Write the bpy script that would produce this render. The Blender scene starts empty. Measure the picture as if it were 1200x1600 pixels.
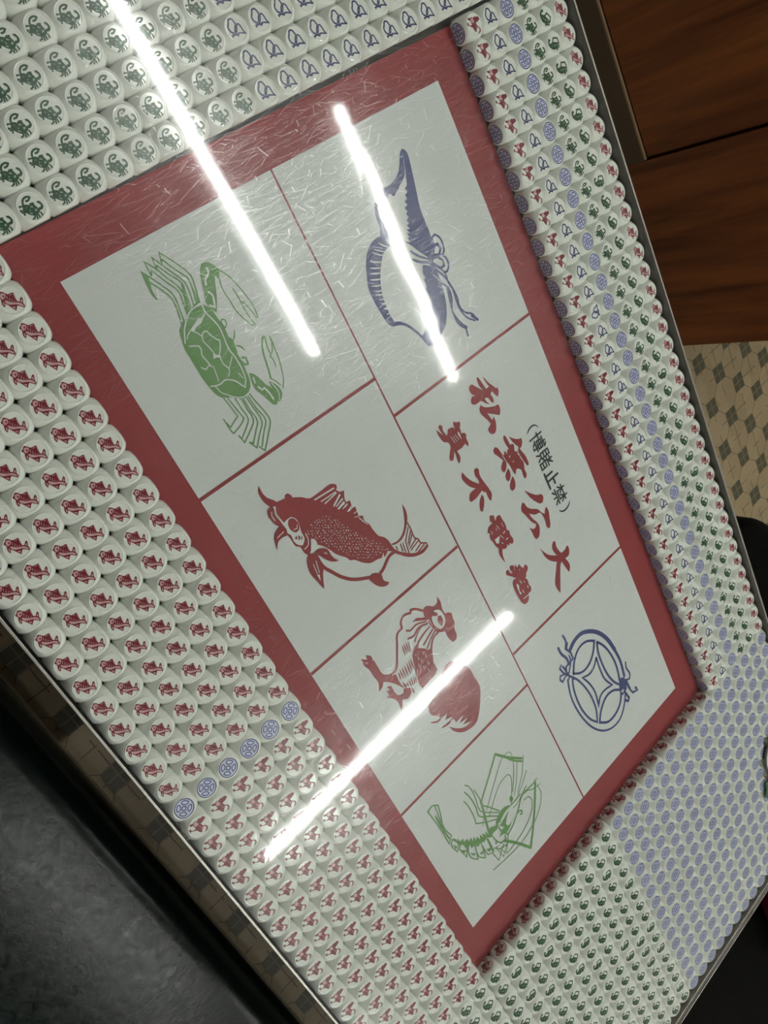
import bpy, bmesh, math, random
from mathutils import Vector, Matrix
from mathutils.geometry import tessellate_polygon

# ------------------------------------------------------------------ camera, light, exposure
S = 0.018            # one die pitch in metres; the table is laid out in die pitches (u, v, z above the dice tops)
ZT = 0.75            # height of the dice tops above the floor
C = bpy.context.scene.collection
sc = bpy.context.scene

R = ((0.42816175, 0.69917869, 0.57256151), (0.80278302, -0.58521245, 0.11430578), (0.41499029, 0.41070129, -0.81185436))
CAM = (0.5380984667504034, -25.832128418621053, 26.17050006228649)
F_PX = 1275.83

def W(u, v, z=0.0):
    return Vector((u * S, v * S, ZT + z * S))

cam_data = bpy.data.cameras.new('camera')
cam = bpy.data.objects.new('camera', cam_data)
C.objects.link(cam)
cam_data.sensor_fit = 'VERTICAL'
cam_data.sensor_height = 36.0
cam_data.lens = F_PX / 1600 * 36.0
cam_data.clip_start = 0.01
right, down, fwd = (Vector(r).normalized() for r in R)
m = Matrix((right, -down, -fwd)).transposed().to_4x4()
m.translation = W(*CAM)
cam.matrix_world = m
sc.camera = cam

sc.view_settings.view_transform = 'Standard'
sc.view_settings.look = 'None'
sc.view_settings.gamma = 1.0
sc.view_settings.use_curve_mapping = False
sc.view_settings.exposure = 0.62

world = bpy.data.worlds.new('world')
sc.world = world
world.use_nodes = True
world.node_tree.nodes['Background'].inputs[0].default_value = (0.75, 0.8, 0.78, 1)
world.node_tree.nodes['Background'].inputs[1].default_value = 0.02

LAMP_POWER = 58
H_LAMP = 108.0
# fluorescent battens under the ceiling, the last two added for more light: (u0, v0, u1, v1, label)
LAMPS = [
    (-30.5, 42.6, 34.6, 44.9, 'long white fluorescent lamp mirrored across the crab dice and crab picture'),
    (-0.7, 72.3, 55.6, 71.2, 'white fluorescent lamp mirrored across the gourd picture'),
    (110.5, 58.0, 110.5, -15.6, 'white fluorescent lamp mirrored across rooster picture and rooster dice'),
    (78.0, -48.5, 150.0, -46.0, 'white fluorescent lamp mirrored softly on the dark green bench'),
    (165.0, -27.4, 235.0, -27.0, 'unseen added lamp brightening the floor between table and green bench'),  # added out of view to light the floor gap beside the bench
    (172.0, -62.0, 172.0, -132.0, 'unseen added lamp brightening the coin dice end of the table'),  # added out of view to make the right side brighter
]

# ------------------------------------------------------------------ materials
def nt(name):
    mat = bpy.data.materials.new(name)
    mat.use_nodes = True
    t = mat.node_tree
    for n in list(t.nodes): t.nodes.remove(n)
    out = t.nodes.new('ShaderNodeOutputMaterial')
    return mat, t, out

def node(t, kind, **kw):
    n = t.nodes.new(kind)
    for k, v in kw.items():
        if k == 'inp':
            for i, val in v.items(): n.inputs[i].default_value = val
        else: setattr(n, k, v)
    return n

def math_(t, op, a, b=None, c=None):
    n = t.nodes.new('ShaderNodeMath'); n.operation = op
    for i, x in enumerate((a, b, c)):
        if x is None: continue
        if isinstance(x, (int, float)): n.inputs[i].default_value = x
        else: t.links.new(x, n.inputs[i])
    return n.outputs[0]

def simple(name, col, rough=0.5, metal=0.0, spec=0.5, noise=0.0, nscale=40.0, coat=0.0, bump=0.0, bscale=200.0):
    mat, t, out = nt(name)
    b = node(t, 'ShaderNodeBsdfPrincipled')
    b.inputs['Base Color'].default_value = (*col, 1)
    b.inputs['Roughness'].default_value = rough
    b.inputs['Metallic'].default_value = metal
    b.inputs['Specular IOR Level'].default_value = spec
    b.inputs['Coat Weight'].default_value = coat
    tc = node(t, 'ShaderNodeTexCoord')
    if noise:
        n = node(t, 'ShaderNodeTexNoise', inp={'Scale': nscale, 'Detail': 5.0})
        t.links.new(tc.outputs['Object'], n.inputs['Vector'])
        mx = node(t, 'ShaderNodeMix', data_type='RGBA')
        mx.inputs[6].default_value = (*[c * (1 - noise) for c in col], 1)
        mx.inputs[7].default_value = (*[min(1, c * (1 + noise)) for c in col], 1)
        t.links.new(n.outputs['Fac'], mx.inputs[0])
        t.links.new(mx.outputs[2], b.inputs['Base Color'])
    if bump:
        n = node(t, 'ShaderNodeTexNoise', inp={'Scale': bscale, 'Detail': 6.0})
        t.links.new(tc.outputs['Object'], n.inputs['Vector'])
        bp = node(t, 'ShaderNodeBump', inp={'Strength': bump, 'Distance': 0.001})
        t.links.new(n.outputs['Fac'], bp.inputs['Height'])
        t.links.new(bp.outputs[0], b.inputs['Normal'])
    t.links.new(b.outputs[0], out.inputs[0])
    return mat

def lamp_mat():
    mat, t, out = nt('lit_diffuser')
    e = node(t, 'ShaderNodeEmission', inp={'Color': (0.985, 1.0, 0.955, 1), 'Strength': LAMP_POWER})
    t.links.new(e.outputs[0], out.inputs[0])
    return mat

def acrylic_mat():
    """Clear scratched sheet: what lies below shows through, the lamps mirror in it, fine scratches catch the light."""
    mat, t, out = nt('scratched_clear_acrylic')
    tc = node(t, 'ShaderNodeTexCoord')
    def scratches(rot, scale, stretch, width, seed, warp):
        mp = node(t, 'ShaderNodeMapping')
        mp.inputs['Rotation'].default_value = (0, 0, math.radians(rot))
        mp.inputs['Location'].default_value = (seed, seed * 1.7, 0)
        mp.inputs['Scale'].default_value = (scale, scale * stretch, 0)
        nz = node(t, 'ShaderNodeTexNoise', inp={'Scale': 9.0, 'Detail': 2.0})
        t.links.new(tc.outputs['Object'], nz.inputs['Vector'])
        ad = node(t, 'ShaderNodeVectorMath', operation='MULTIPLY_ADD')
        ad.inputs[1].default_value = (warp, warp, 0)
        t.links.new(nz.outputs['Color'], ad.inputs[0]); t.links.new(tc.outputs['Object'], ad.inputs[2])
        t.links.new(ad.outputs[0], mp.inputs['Vector'])
        vo = node(t, 'ShaderNodeTexVoronoi', feature='DISTANCE_TO_EDGE', voronoi_dimensions='2D', inp={'Scale': 1.0})
        t.links.new(mp.outputs[0], vo.inputs['Vector'])
        line = math_(t, 'LESS_THAN', vo.outputs['Distance'], width)
        ms = node(t, 'ShaderNodeTexNoise', inp={'Scale': 14.0 + seed, 'Detail': 3.0})
        t.links.new(tc.outputs['Object'], ms.inputs['Vector'])
        on = math_(t, 'GREATER_THAN', ms.outputs['Fac'], 0.47)
        return math_(t, 'MULTIPLY', line, on)
    sc_ = None
    for a in ((17, 170, 0.10, 0.0050, 0.0, 0.004), (71, 210, 0.08, 0.0060, 3.1, 0.003), (118, 150, 0.09, 0.0045, 5.7, 0.004), (150, 250, 0.10, 0.0075, 8.3, 0.003), (44, 190, 0.07, 0.0055, 11.3, 0.003), (95, 220, 0.08, 0.0060, 13.7, 0.003), (133, 280, 0.10, 0.0080, 17.1, 0.002), (5, 230, 0.12, 0.0060, 19.9, 0.002)):
        x = scratches(*a)
        sc_ = x if sc_ is None else math_(t, 'MAXIMUM', sc_, x)
    # gentle waviness of the sheet
    wv = node(t, 'ShaderNodeTexNoise', inp={'Scale': 6.0, 'Detail': 1.0})
    t.links.new(tc.outputs['Object'], wv.inputs['Vector'])
    rp = node(t, 'ShaderNodeTexNoise', inp={'Scale': 34.0, 'Detail': 0.0}); t.links.new(tc.outputs['Object'], rp.inputs['Vector'])
    sp = node(t, 'ShaderNodeSeparateXYZ'); t.links.new(tc.outputs['Object'], sp.inputs[0])
    ex = math_(t, 'DIVIDE', math_(t, 'SUBTRACT', sp.outputs[0], 0.10), 0.085); ey = math_(t, 'DIVIDE', math_(t, 'SUBTRACT', sp.outputs[1], -0.07), 0.07)
    spot = math_(t, 'MAXIMUM', math_(t, 'SUBTRACT', 1.0, math_(t, 'ADD', math_(t, 'MULTIPLY', ex, ex), math_(t, 'MULTIPLY', ey, ey))), 0.0)
    bp = node(t, 'ShaderNodeBump', inp={'Strength': 0.06, 'Distance': 0.004})
    t.links.new(math_(t, 'ADD', wv.outputs['Fac'], math_(t, 'MULTIPLY', math_(t, 'MULTIPLY', rp.outputs['Fac'], spot), 0.9)), bp.inputs['Height'])
    fr = node(t, 'ShaderNodeFresnel', inp={'IOR': 1.49})
    t.links.new(bp.outputs[0], fr.inputs['Normal'])
    tr = node(t, 'ShaderNodeBsdfTransparent', inp={'Color': (0.985, 0.995, 0.985, 1)})
    g1 = node(t, 'ShaderNodeBsdfGlossy', inp={'Roughness': 0.045}); t.links.new(bp.outputs[0], g1.inputs['Normal'])
    g2 = node(t, 'ShaderNodeBsdfGlossy', inp={'Roughness': 0.23}); t.links.new(bp.outputs[0], g2.inputs['Normal'])
    g3 = node(t, 'ShaderNodeBsdfGlossy', inp={'Roughness': 0.24}); t.links.new(bp.outputs[0], g3.inputs['Normal'])
    mg = node(t, 'ShaderNodeMixShader', inp={0: 0.24}); t.links.new(g1.outputs[0], mg.inputs[1]); t.links.new(g2.outputs[0], mg.inputs[2])
    fac = math_(t, 'MULTIPLY', fr.outputs[0], 1.15)
    base = node(t, 'ShaderNodeMixShader')
    t.links.new(fac, base.inputs[0]); t.links.new(tr.outputs[0], base.inputs[1]); t.links.new(mg.outputs[0], base.inputs[2])
    scm = node(t, 'ShaderNodeMixShader')
    t.links.new(math_(t, 'MULTIPLY', sc_, 0.14), scm.inputs[0]); t.links.new(base.outputs[0], scm.inputs[1]); t.links.new(g3.outputs[0], scm.inputs[2])
    ge = node(t, 'ShaderNodeNewGeometry')
    bk = node(t, 'ShaderNodeMixShader')
    t.links.new(ge.outputs['Backfacing'], bk.inputs[0]); t.links.new(scm.outputs[0], bk.inputs[1]); t.links.new(tr.outputs[0], bk.inputs[2])
    t.links.new(bk.outputs[0], out.inputs[0])
    return mat

def floor_mat():
    """Small stone tiles: blocks of four dark squares in a diagonal lattice, pale cut-corner tiles between them."""
    mat, t, out = nt('stone_mosaic_tile')
    tc = node(t, 'ShaderNodeTexCoord')
    sp = node(t, 'ShaderNodeSeparateXYZ'); t.links.new(tc.outputs['Object'], sp.inputs[0])
    nz = node(t, 'ShaderNodeTexNoise', inp={'Scale': 45.0, 'Detail': 2.0}); t.links.new(tc.outputs['Object'], nz.inputs['Vector'])
    wob = math_(t, 'MULTIPLY', math_(t, 'SUBTRACT', nz.outputs['Fac'], 0.5), 0.004)
    P = 0.126
    x = math_(t, 'ADD', math_(t, 'SUBTRACT', sp.outputs[0], 0.877), wob)
    y = math_(t, 'ADD', math_(t, 'SUBTRACT', sp.outputs[1], 1.104), wob)
    def fold(v, off):   # distance to the nearest lattice line
        a = math_(t, 'ADD', v, off)
        w = math_(t, 'WRAP', a, P / 2, -P / 2)
        return math_(t, 'ABSOLUTE', w)
    n3 = None
    ax, ay = fold(x, 0.0), fold(y, 0.0)
    bx, by = fold(x, P / 2), fold(y, P / 2)
    dA = math_(t, 'MINIMUM', math_(t, 'MAXIMUM', ax, ay), math_(t, 'MAXIMUM', bx, by))
    hd = 0.0215
    dark = math_(t, 'LESS_THAN', dA, hd)
    g1 = math_(t, 'LESS_THAN', math_(t, 'ABSOLUTE', math_(t, 'SUBTRACT', dA, hd)), 0.0011)
    cross = math_(t, 'LESS_THAN', math_(t, 'MINIMUM', math_(t, 'MINIMUM', ax, ay), math_(t, 'MINIMUM', bx, by)), 0.0011)
    dg = math_(t, 'LESS_THAN', math_(t, 'MINIMUM', math_(t, 'ABSOLUTE', math_(t, 'SUBTRACT', math_(t, 'ADD', ax, by), P / 2)), math_(t, 'ABSOLUTE', math_(t, 'SUBTRACT', math_(t, 'ADD', bx, ay), P / 2))), 0.0011)
    # pale tiles: grout from cross lines and from the corner cuts
    n3 = node(t, 'ShaderNodeTexNoise', inp={'Scale': 16.0, 'Detail': 1.0}); t.links.new(tc.outputs['Object'], n3.inputs['Vector'])
    keep = math_(t, 'MAXIMUM', dark, math_(t, 'GREATER_THAN', n3.outputs['Fac'], 0.50))
    notd = math_(t, 'SUBTRACT', 1.0, dark)
    gl = math_(t, 'MAXIMUM', math_(t, 'MULTIPLY', math_(t, 'MAXIMUM', g1, cross), keep), math_(t, 'MULTIPLY', dg, notd))
    # colour per tile
    vo = node(t, 'ShaderNodeTexVoronoi', voronoi_dimensions='2D', inp={'Scale': 22.0}); t.links.new(tc.outputs['Object'], vo.inputs['Vector'])
    sv = node(t, 'ShaderNodeSeparateColor'); t.links.new(vo.outputs['Color'], sv.inputs[0])
    n2 = node(t, 'ShaderNodeTexNoise', inp={'Scale': 90.0, 'Detail': 6.0}); t.links.new(tc.outputs['Object'], n2.inputs['Vector'])
    pale = node(t, 'ShaderNodeMix', data_type='RGBA'); pale.inputs[6].default_value = (0.27, 0.205, 0.112, 1); pale.inputs[7].default_value = (0.37, 0.285, 0.168, 1)
    t.links.new(math_(t, 'MULTIPLY_ADD', sv.outputs[0], 0.5, math_(t, 'MULTIPLY', n2.outputs['Fac'], 0.5)), pale.inputs[0])
    dk = node(t, 'ShaderNodeMix', data_type='RGBA'); dk.inputs[6].default_value = (0.055, 0.050, 0.028, 1); dk.inputs[7].default_value = (0.10, 0.09, 0.05, 1)
    t.links.new(n2.outputs['Fac'], dk.inputs[0])
    c1 = node(t, 'ShaderNodeMix', data_type='RGBA'); t.links.new(dark, c1.inputs[0]); t.links.new(pale.outputs[2], c1.inputs[6]); t.links.new(dk.outputs[2], c1.inputs[7])
    groutc = node(t, 'ShaderNodeMix', data_type='RGBA'); groutc.inputs[6].default_value = (0.11, 0.088, 0.05, 1); groutc.inputs[7].default_value = (0.20, 0.17, 0.10, 1)
    t.links.new(dark, groutc.inputs[0])
    c2 = node(t, 'ShaderNodeMix', data_type='RGBA'); t.links.new(gl, c2.inputs[0]); t.links.new(c1.outputs[2], c2.inputs[6]); t.links.new(groutc.outputs[2], c2.inputs[7])
    b = node(t, 'ShaderNodeBsdfPrincipled', inp={'Roughness': 0.55})
    t.links.new(c2.outputs[2], b.inputs['Base Color'])
    bp = node(t, 'ShaderNodeBump', inp={'Strength': 0.5, 'Distance': 0.002}, invert=True)
    t.links.new(gl, bp.inputs['Height']); t.links.new(bp.outputs[0], b.inputs['Normal'])
    t.links.new(b.outputs[0], out.inputs[0])
    return mat

def wood_mat(name, a, b_, rough=0.35):
    mat, t, out = nt(name)
    tc = node(t, 'ShaderNodeTexCoord')
    mp = node(t, 'ShaderNodeMapping'); mp.inputs['Scale'].default_value = (26, 26, 1.6)
    t.links.new(tc.outputs['Object'], mp.inputs['Vector'])
    n = node(t, 'ShaderNodeTexNoise', inp={'Scale': 1.0, 'Detail': 7.0, 'Roughness': 0.6, 'Distortion': 0.8})
    t.links.new(mp.outputs[0], n.inputs['Vector'])
    rp = node(t, 'ShaderNodeValToRGB')
    rp.color_ramp.elements[0].position = 0.3; rp.color_ramp.elements[0].color = (*a, 1)
    rp.color_ramp.elements[1].position = 0.72; rp.color_ramp.elements[1].color = (*b_, 1)
    t.links.new(n.outputs['Fac'], rp.inputs[0])
    b = node(t, 'ShaderNodeBsdfPrincipled', inp={'Roughness': rough})
    t.links.new(rp.outputs[0], b.inputs['Base Color'])
    t.links.new(b.outputs[0], out.inputs[0])
    return mat

def leather_mat(name, col, rough, bump, scale=160.0, spec=0.5):
    mat, t, out = nt(name)
    tc = node(t, 'ShaderNodeTexCoord')
    vo = node(t, 'ShaderNodeTexNoise', inp={'Scale': scale, 'Detail': 8.0, 'Roughness': 0.65, 'Distortion': 0.6})
    t.links.new(tc.outputs['Object'], vo.inputs['Vector'])
    mp = node(t, 'ShaderNodeMapping'); mp.inputs['Rotation'].default_value = (0, 0, 0.6); mp.inputs['Scale'].default_value = (scale * 0.7, scale * 0.12, 1)
    t.links.new(tc.outputs['Object'], mp.inputs['Vector'])
    n2 = node(t, 'ShaderNodeTexNoise', inp={'Scale': 1.0, 'Detail': 5.0}); t.links.new(mp.outputs[0], n2.inputs['Vector'])
    h = math_(t, 'ADD', vo.outputs['Fac'], math_(t, 'MULTIPLY', n2.outputs['Fac'], 0.8))
    bp = node(t, 'ShaderNodeBump', inp={'Strength': bump, 'Distance': 0.0015}); t.links.new(h, bp.inputs['Height'])
    b = node(t, 'ShaderNodeBsdfPrincipled', inp={'Base Color': (*col, 1), 'Roughness': rough, 'Specular IOR Level': spec})
    rr = math_(t, 'MULTIPLY_ADD', math_(t, 'SUBTRACT', vo.outputs['Fac'], 0.5), 0.30, rough)
    t.links.new(math_(t, 'MAXIMUM', rr, 0.10), b.inputs['Roughness'])
    t.links.new(bp.outputs[0], b.inputs['Normal']); t.links.new(b.outputs[0], out.inputs[0])
    return mat

M = {
    'die': simple('white_glazed_resin', (0.84, 0.855, 0.80), 0.12, coat=0.2),
    'red_ink': simple('engraved_red_paint', (0.20, 0.010, 0.025), 0.28),
    'red_pale': simple('thin_red_paint', (0.64, 0.40, 0.39), 0.3),
    'green_ink': simple('engraved_green_paint', (0.018, 0.068, 0.026), 0.28),
    'green_pale': simple('thin_green_paint', (0.33, 0.46, 0.36), 0.3),
    'blue_ink': simple('engraved_blue_paint', (0.026, 0.026, 0.13), 0.28),
    'blue_pale': simple('thin_blue_paint', (0.60, 0.62, 0.84), 0.3),
    'print_red': simple('printed_red', (0.25, 0.017, 0.019), 0.6, noise=0.12, nscale=25),
    'print_white': simple('printed_white_paper', (0.645, 0.665, 0.650), 0.6, noise=0.03, nscale=30),
    'print_green': simple('printed_green', (0.125, 0.28, 0.080), 0.6),
    'print_blue': simple('printed_blue', (0.032, 0.045, 0.17), 0.6),
    'print_black': simple('printed_black', (0.02, 0.025, 0.025), 0.6),
    'steel': simple('brushed_steel', (0.36, 0.345, 0.31), 0.42, metal=1.0, noise=0.15, nscale=120),
    'lit_steel': simple('lit_edge_steel', (0.85, 0.84, 0.80), 0.22, metal=1.0),  # paler copy of the steel: light caught on the right rim's edges
    'shaded_steel': simple('shaded_rim_steel', (0.16, 0.15, 0.135), 0.42, metal=1.0, noise=0.15, nscale=60),  # darker copy of the steel: the rim wall's dark reflection as colour
    'tray': simple('dark_tray_board', (0.09, 0.085, 0.075), 0.7),
    'dark_metal': simple('dark_painted_metal', (0.03, 0.03, 0.03), 0.4, metal=0.5),
    'green_leather': leather_mat('dark_green_leather', (0.0020, 0.0062, 0.0042), 0.19, 0.10, 120.0, 0.11),
    'black_leather': leather_mat('black_leather', (0.0012, 0.0013, 0.0012), 0.5, 0.08, 90.0, 0.04),
    'red_leather': leather_mat('dark_red_leather', (0.055, 0.003, 0.009), 0.5, 0.12, 90.0, 0.2),
    'wood': wood_mat('red_brown_wood_veneer', (0.075, 0.017, 0.0045), (0.26, 0.078, 0.019)),
    'lit_wood_edge': simple('lit_ledge_wood', (0.26, 0.17, 0.09), 0.5),  # light on the cabinet ledge, put into a paler wood colour
    'dark_wood': simple('dark_plinth_board', (0.075, 0.050, 0.028), 0.6),
    'plaster': simple('cream_wall_paint', (0.42, 0.38, 0.32), 0.8, noise=0.04, nscale=4),
    'ceiling': simple('grey_ceiling_paint', (0.13, 0.13, 0.125), 0.9),
    'floor': floor_mat(),
    'acrylic': acrylic_mat(),
    'lamp': lamp_mat(),
    'lamp_body': simple('white_enamel', (0.75, 0.76, 0.74), 0.4),
    'cream': simple('cream_paper', (0.72, 0.70, 0.52), 0.5),
    'sticker_green': simple('sticker_green_print', (0.02, 0.13, 0.05), 0.5),
}

# ------------------------------------------------------------------ helpers
def obj(name, bm, mats, parent=None, smooth=False):
    me = bpy.data.meshes.new(name)
    bm.normal_update()
    bm.to_mesh(me); bm.free()
    for x in (mats if isinstance(mats, (list, tuple)) else [mats]): me.materials.append(x)
    if smooth: me.polygons.foreach_set('use_smooth', [True] * len(me.polygons))
    o = bpy.data.objects.new(name, me)
    C.objects.link(o)
    if parent is not None: o.parent = parent
    return o

def thing(name, label, cat, loc=(0, 0, 0), group=None):
    o = bpy.data.objects.new(name, None)
    o.empty_display_size = 0.02
    C.objects.link(o); o.location = loc
    o['label'] = label; o['category'] = cat
    if group: o['group'] = group
    return o

def tag(o, label, cat, group=None):
    o['label'] = label; o['category'] = cat
    if group: o['group'] = group
    return o

def box(bm, x0, x1, y0, y1, z0, z1, mi=0):
    vs = [bm.verts.new((x, y, z)) for z in (z0, z1) for y in (y0, y1) for x in (x0, x1)]
    for q in ((0, 2, 3, 1), (4, 5, 7, 6), (0, 1, 5, 4), (2, 6, 7, 3), (0, 4, 6, 2), (1, 3, 7, 5)):
        f = bm.faces.new([vs[i] for i in q]); f.material_index = mi
    return vs

def bevelled_box(x0, x1, y0, y1, z0, z1, r, seg=3):
    bm = bmesh.new()
    box(bm, x0, x1, y0, y1, z0, z1)
    bmesh.ops.bevel(bm, geom=bm.edges[:], offset=r, segments=seg, profile=0.5, affect='EDGES')
    return bm

def cylinder(bm, x, y, z0, z1, r0, r1=None, n=48):
    r1 = r0 if r1 is None else r1
    lo = [bm.verts.new((x + r0 * math.cos(2 * math.pi * k / n), y + r0 * math.sin(2 * math.pi * k / n), z0)) for k in range(n)]
    hi = [bm.verts.new((x + r1 * math.cos(2 * math.pi * k / n), y + r1 * math.sin(2 * math.pi * k / n), z1)) for k in range(n)]
    for k in range(n): bm.faces.new((lo[k], lo[(k + 1) % n], hi[(k + 1) % n], hi[k]))
    bm.faces.new(hi); bm.faces.new(lo[::-1])

def rounded_slab(x0, x1, y0, y1, z0, z1, rc, re, nc=10, ne=5, dome=0.0):
    """An upholstered slab: plan with rounded corners, edges rolled over by re."""
    bm = bmesh.new()
    def ring(inset, z):
        out = []
        for cx, cy, a0 in ((x1 - rc, y1 - rc, 0), (x0 + rc, y1 - rc, 90), (x0 + rc, y0 + rc, 180), (x1 - rc, y0 + rc, 270)):
            for k in range(nc + 1):
                a = math.radians(a0 + 90 * k / nc)
                out.append(bm.verts.new((cx + (rc - inset) * math.cos(a), cy + (rc - inset) * math.sin(a), z)))
        return out
    rings = [ring(re, z0)]
    rings += [ring(re * (1 - math.sin(math.pi / 2 * k / ne)), z0 + re * (1 - math.cos(math.pi / 2 * k / ne))) for k in range(1, ne + 1)]
    rings += [ring(re * (1 - math.cos(math.pi / 2 * k / ne)), z1 - re * (1 - math.sin(math.pi / 2 * k / ne))) for k in range(0, ne + 1)]
    n = len(rings[0])
    for a, b in zip(rings, rings[1:]):
        for k in range(n): bm.faces.new((a[k], a[(k + 1) % n], b[(k + 1) % n], b[k]))
    bm.faces.new(rings[0][::-1])
    last = rings[-1]
    for q in (0.97, 0.85, 0.6, 0.3):
        cx, cy = (x0 + x1) / 2, (y0 + y1) / 2
        nr = [bm.verts.new((cx + (v.co.x - cx) * q, cy + (v.co.y - cy) * q, z1 + dome * (1 - q * q))) for v in rings[-1]]
        for k in range(n): bm.faces.new((last[k], last[(k + 1) % n], nr[(k + 1) % n], nr[k]))
        last = nr
    bm.faces.new(last)
    return bm

def smooth(pts, closed):
    """Round a hand-drawn outline off between its points, keeping its sharp corners."""
    n = len(pts)
    if n < 3: return pts
    P = [Vector(p) for p in pts]
    T = []
    for i in range(n):
        if not closed and i in (0, n - 1): T.append(None); continue
        a, b = P[i] - P[i - 1], P[(i + 1) % n] - P[i]
        if a.length < 1e-9 or b.length < 1e-9 or a.angle(b) > math.radians(52): T.append(None); continue
        d = (a.normalized() + b.normalized()); d.normalize(); T.append(d)
    out = []
    for i in range(n if closed else n - 1):
        a, b = P[i], P[(i + 1) % n]
        out.append((a.x, a.y))
        L = (b - a).length
        ta, tb = T[i], T[(i + 1) % n]
        if ta is None and tb is None or L < 1e-9: continue
        c = (b - a) / L
        ta, tb = (ta or c) * L, (tb or c) * L
        for s_ in (1 / 3, 2 / 3):
            q = a * (2 * s_ ** 3 - 3 * s_ ** 2 + 1) + ta * (s_ ** 3 - 2 * s_ ** 2 + s_) + b * (-2 * s_ ** 3 + 3 * s_ ** 2) + tb * (s_ ** 3 - s_ ** 2)
            out.append((q.x, q.y))
    if not closed: out.append(tuple(P[-1]))
    return out

def ribbon(pts, w, taper):
    """Outline strips of a pen stroke: list of quads in 2D."""
    P = [Vector(p) for p in pts]
    n = len(P)
    L, Rr = [], []
    for i in range(n):
        d1 = (P[i] - P[i - 1]).normalized() if i else None
        d2 = (P[i + 1] - P[i]).normalized() if i < n - 1 else None
        d = (d1 + d2) if d1 is not None and d2 is not None else (d1 if d2 is None else d2)
        if d.length < 1e-6: d = d1
        d.normalize()
        nrm = Vector((-d.y, d.x))
        k = 1.0
        if d1 is not None and d2 is not None: k = min(1.6, 1 / max(0.4, abs(d.dot(d1))))
        ww = w / 2 * k
        if taper: ww *= max(0.12, math.sin(math.pi * (0.12 + 0.76 * i / max(1, n - 1))))
        L.append(P[i] + nrm * ww); Rr.append(P[i] - nrm * ww)
    return [(L[i], Rr[i], Rr[i + 1], L[i + 1]) for i in range(n - 1)], P

def draw(bm, ops, scale, z0, dz, mats, org=(0.0, 0.0), caps=True):
    """Lay printed shapes flat: fills and pen strokes, each level a hair above the one below."""
    for num, (lev, kind, mk, w, data) in enumerate(ops):
        v = [float(x) for x in data.split()]
        pts = [((v[i] - org[0]) * scale, (v[i + 1] - org[1]) * scale) for i in range(0, len(v), 2)]
        z = z0 + lev * dz + (num % 40) * 0.02 * dz
        if not (kind == 'f' and len(pts) < 5): pts = smooth(pts, kind == 'f')
        mi = mats[mk]
        def poly(q):
            a = sum(q[i][0] * q[(i + 1) % len(q)][1] - q[(i + 1) % len(q)][0] * q[i][1] for i in range(len(q)))
            vs = [bm.verts.new((x, y, z)) for x, y in q]
            if a < 0: vs = vs[::-1]
            f = bm.faces.new(vs); f.material_index = mi
        if kind == 'f':
            if len(pts) <= 3: poly(pts); continue
            vs = [bm.verts.new((x, y, z)) for x, y in pts]
            for tri in tessellate_polygon([[Vector((x, y, 0)) for x, y in pts]]):
                a, b, c = (pts[i] for i in tri)
                ar = (b[0] - a[0]) * (c[1] - a[1]) - (c[0] - a[0]) * (b[1] - a[1])
                if abs(ar) < 1e-14: continue
                try: f = bm.faces.new([vs[i] for i in (tri if ar > 0 else tri[::-1])])
                except ValueError: continue
                f.material_index = mi
        else:
            quads, P = ribbon(pts, w * scale, kind == 't')
            for q in quads: poly([(p.x, p.y) for p in q])
            if kind == 's' and caps:
                z_op = z
                for n_, p in enumerate(P):
                    z = z_op + (1 + n_ % 3) * 0.004 * dz
                    poly([(p.x + w * scale * 0.48 * math.cos(a * math.pi / 4), p.y + w * scale * 0.48 * math.sin(a * math.pi / 4)) for a in range(8)])
    bad = [v for v in bm.verts if not v.link_faces]
    bmesh.ops.delete(bm, geom=bad, context='VERTS')

def ordinal(n):
    return '%d%s' % (n, 'th' if 10 <= n % 100 <= 20 else {1: 'st', 2: 'nd', 3: 'rd'}.get(n % 10, 'th'))

def on_screen(u, v, z, margin=120):
    d = Vector((u, v, z)) - Vector(CAM)
    q = [Vector(r).dot(d) for r in R]
    if q[2] <= 0: return False
    x, y = 600 + F_PX * q[0] / q[2], 800 + F_PX * q[1] / q[2]
    return -margin < x < 1200 + margin and -margin < y < 1600 + margin

# ------------------------------------------------------------------ the room
def struct(name, bm, mat):
    o = obj(name, bm, mat); o['kind'] = 'structure'; return o

X0, X1, Y0, Y1, ZC = -2.6, 4.4, -3.2, 2.6, 2.78
bm = bmesh.new(); box(bm, X0, X1, Y0, Y1, -0.05, 0.0); struct('floor', bm, M['floor'])
bm = bmesh.new(); box(bm, X0, X1, Y0, Y1, ZC, ZC + 0.05); struct('ceiling', bm, M['ceiling'])
for nm, q in (('wall_left', (X0 - 0.1, X0, Y0, Y1)), ('wall_right', (X1, X1 + 0.1, Y0, Y1)), ('wall_front', (X0 - 0.1, X1 + 0.1, Y0 - 0.1, Y0)), ('wall_back', (X0 - 0.1, X1 + 0.1, Y1, Y1 + 0.1))):
    bm = bmesh.new(); box(bm, *q, -0.05, ZC + 0.05); struct(nm, bm, M['plaster'])

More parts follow.
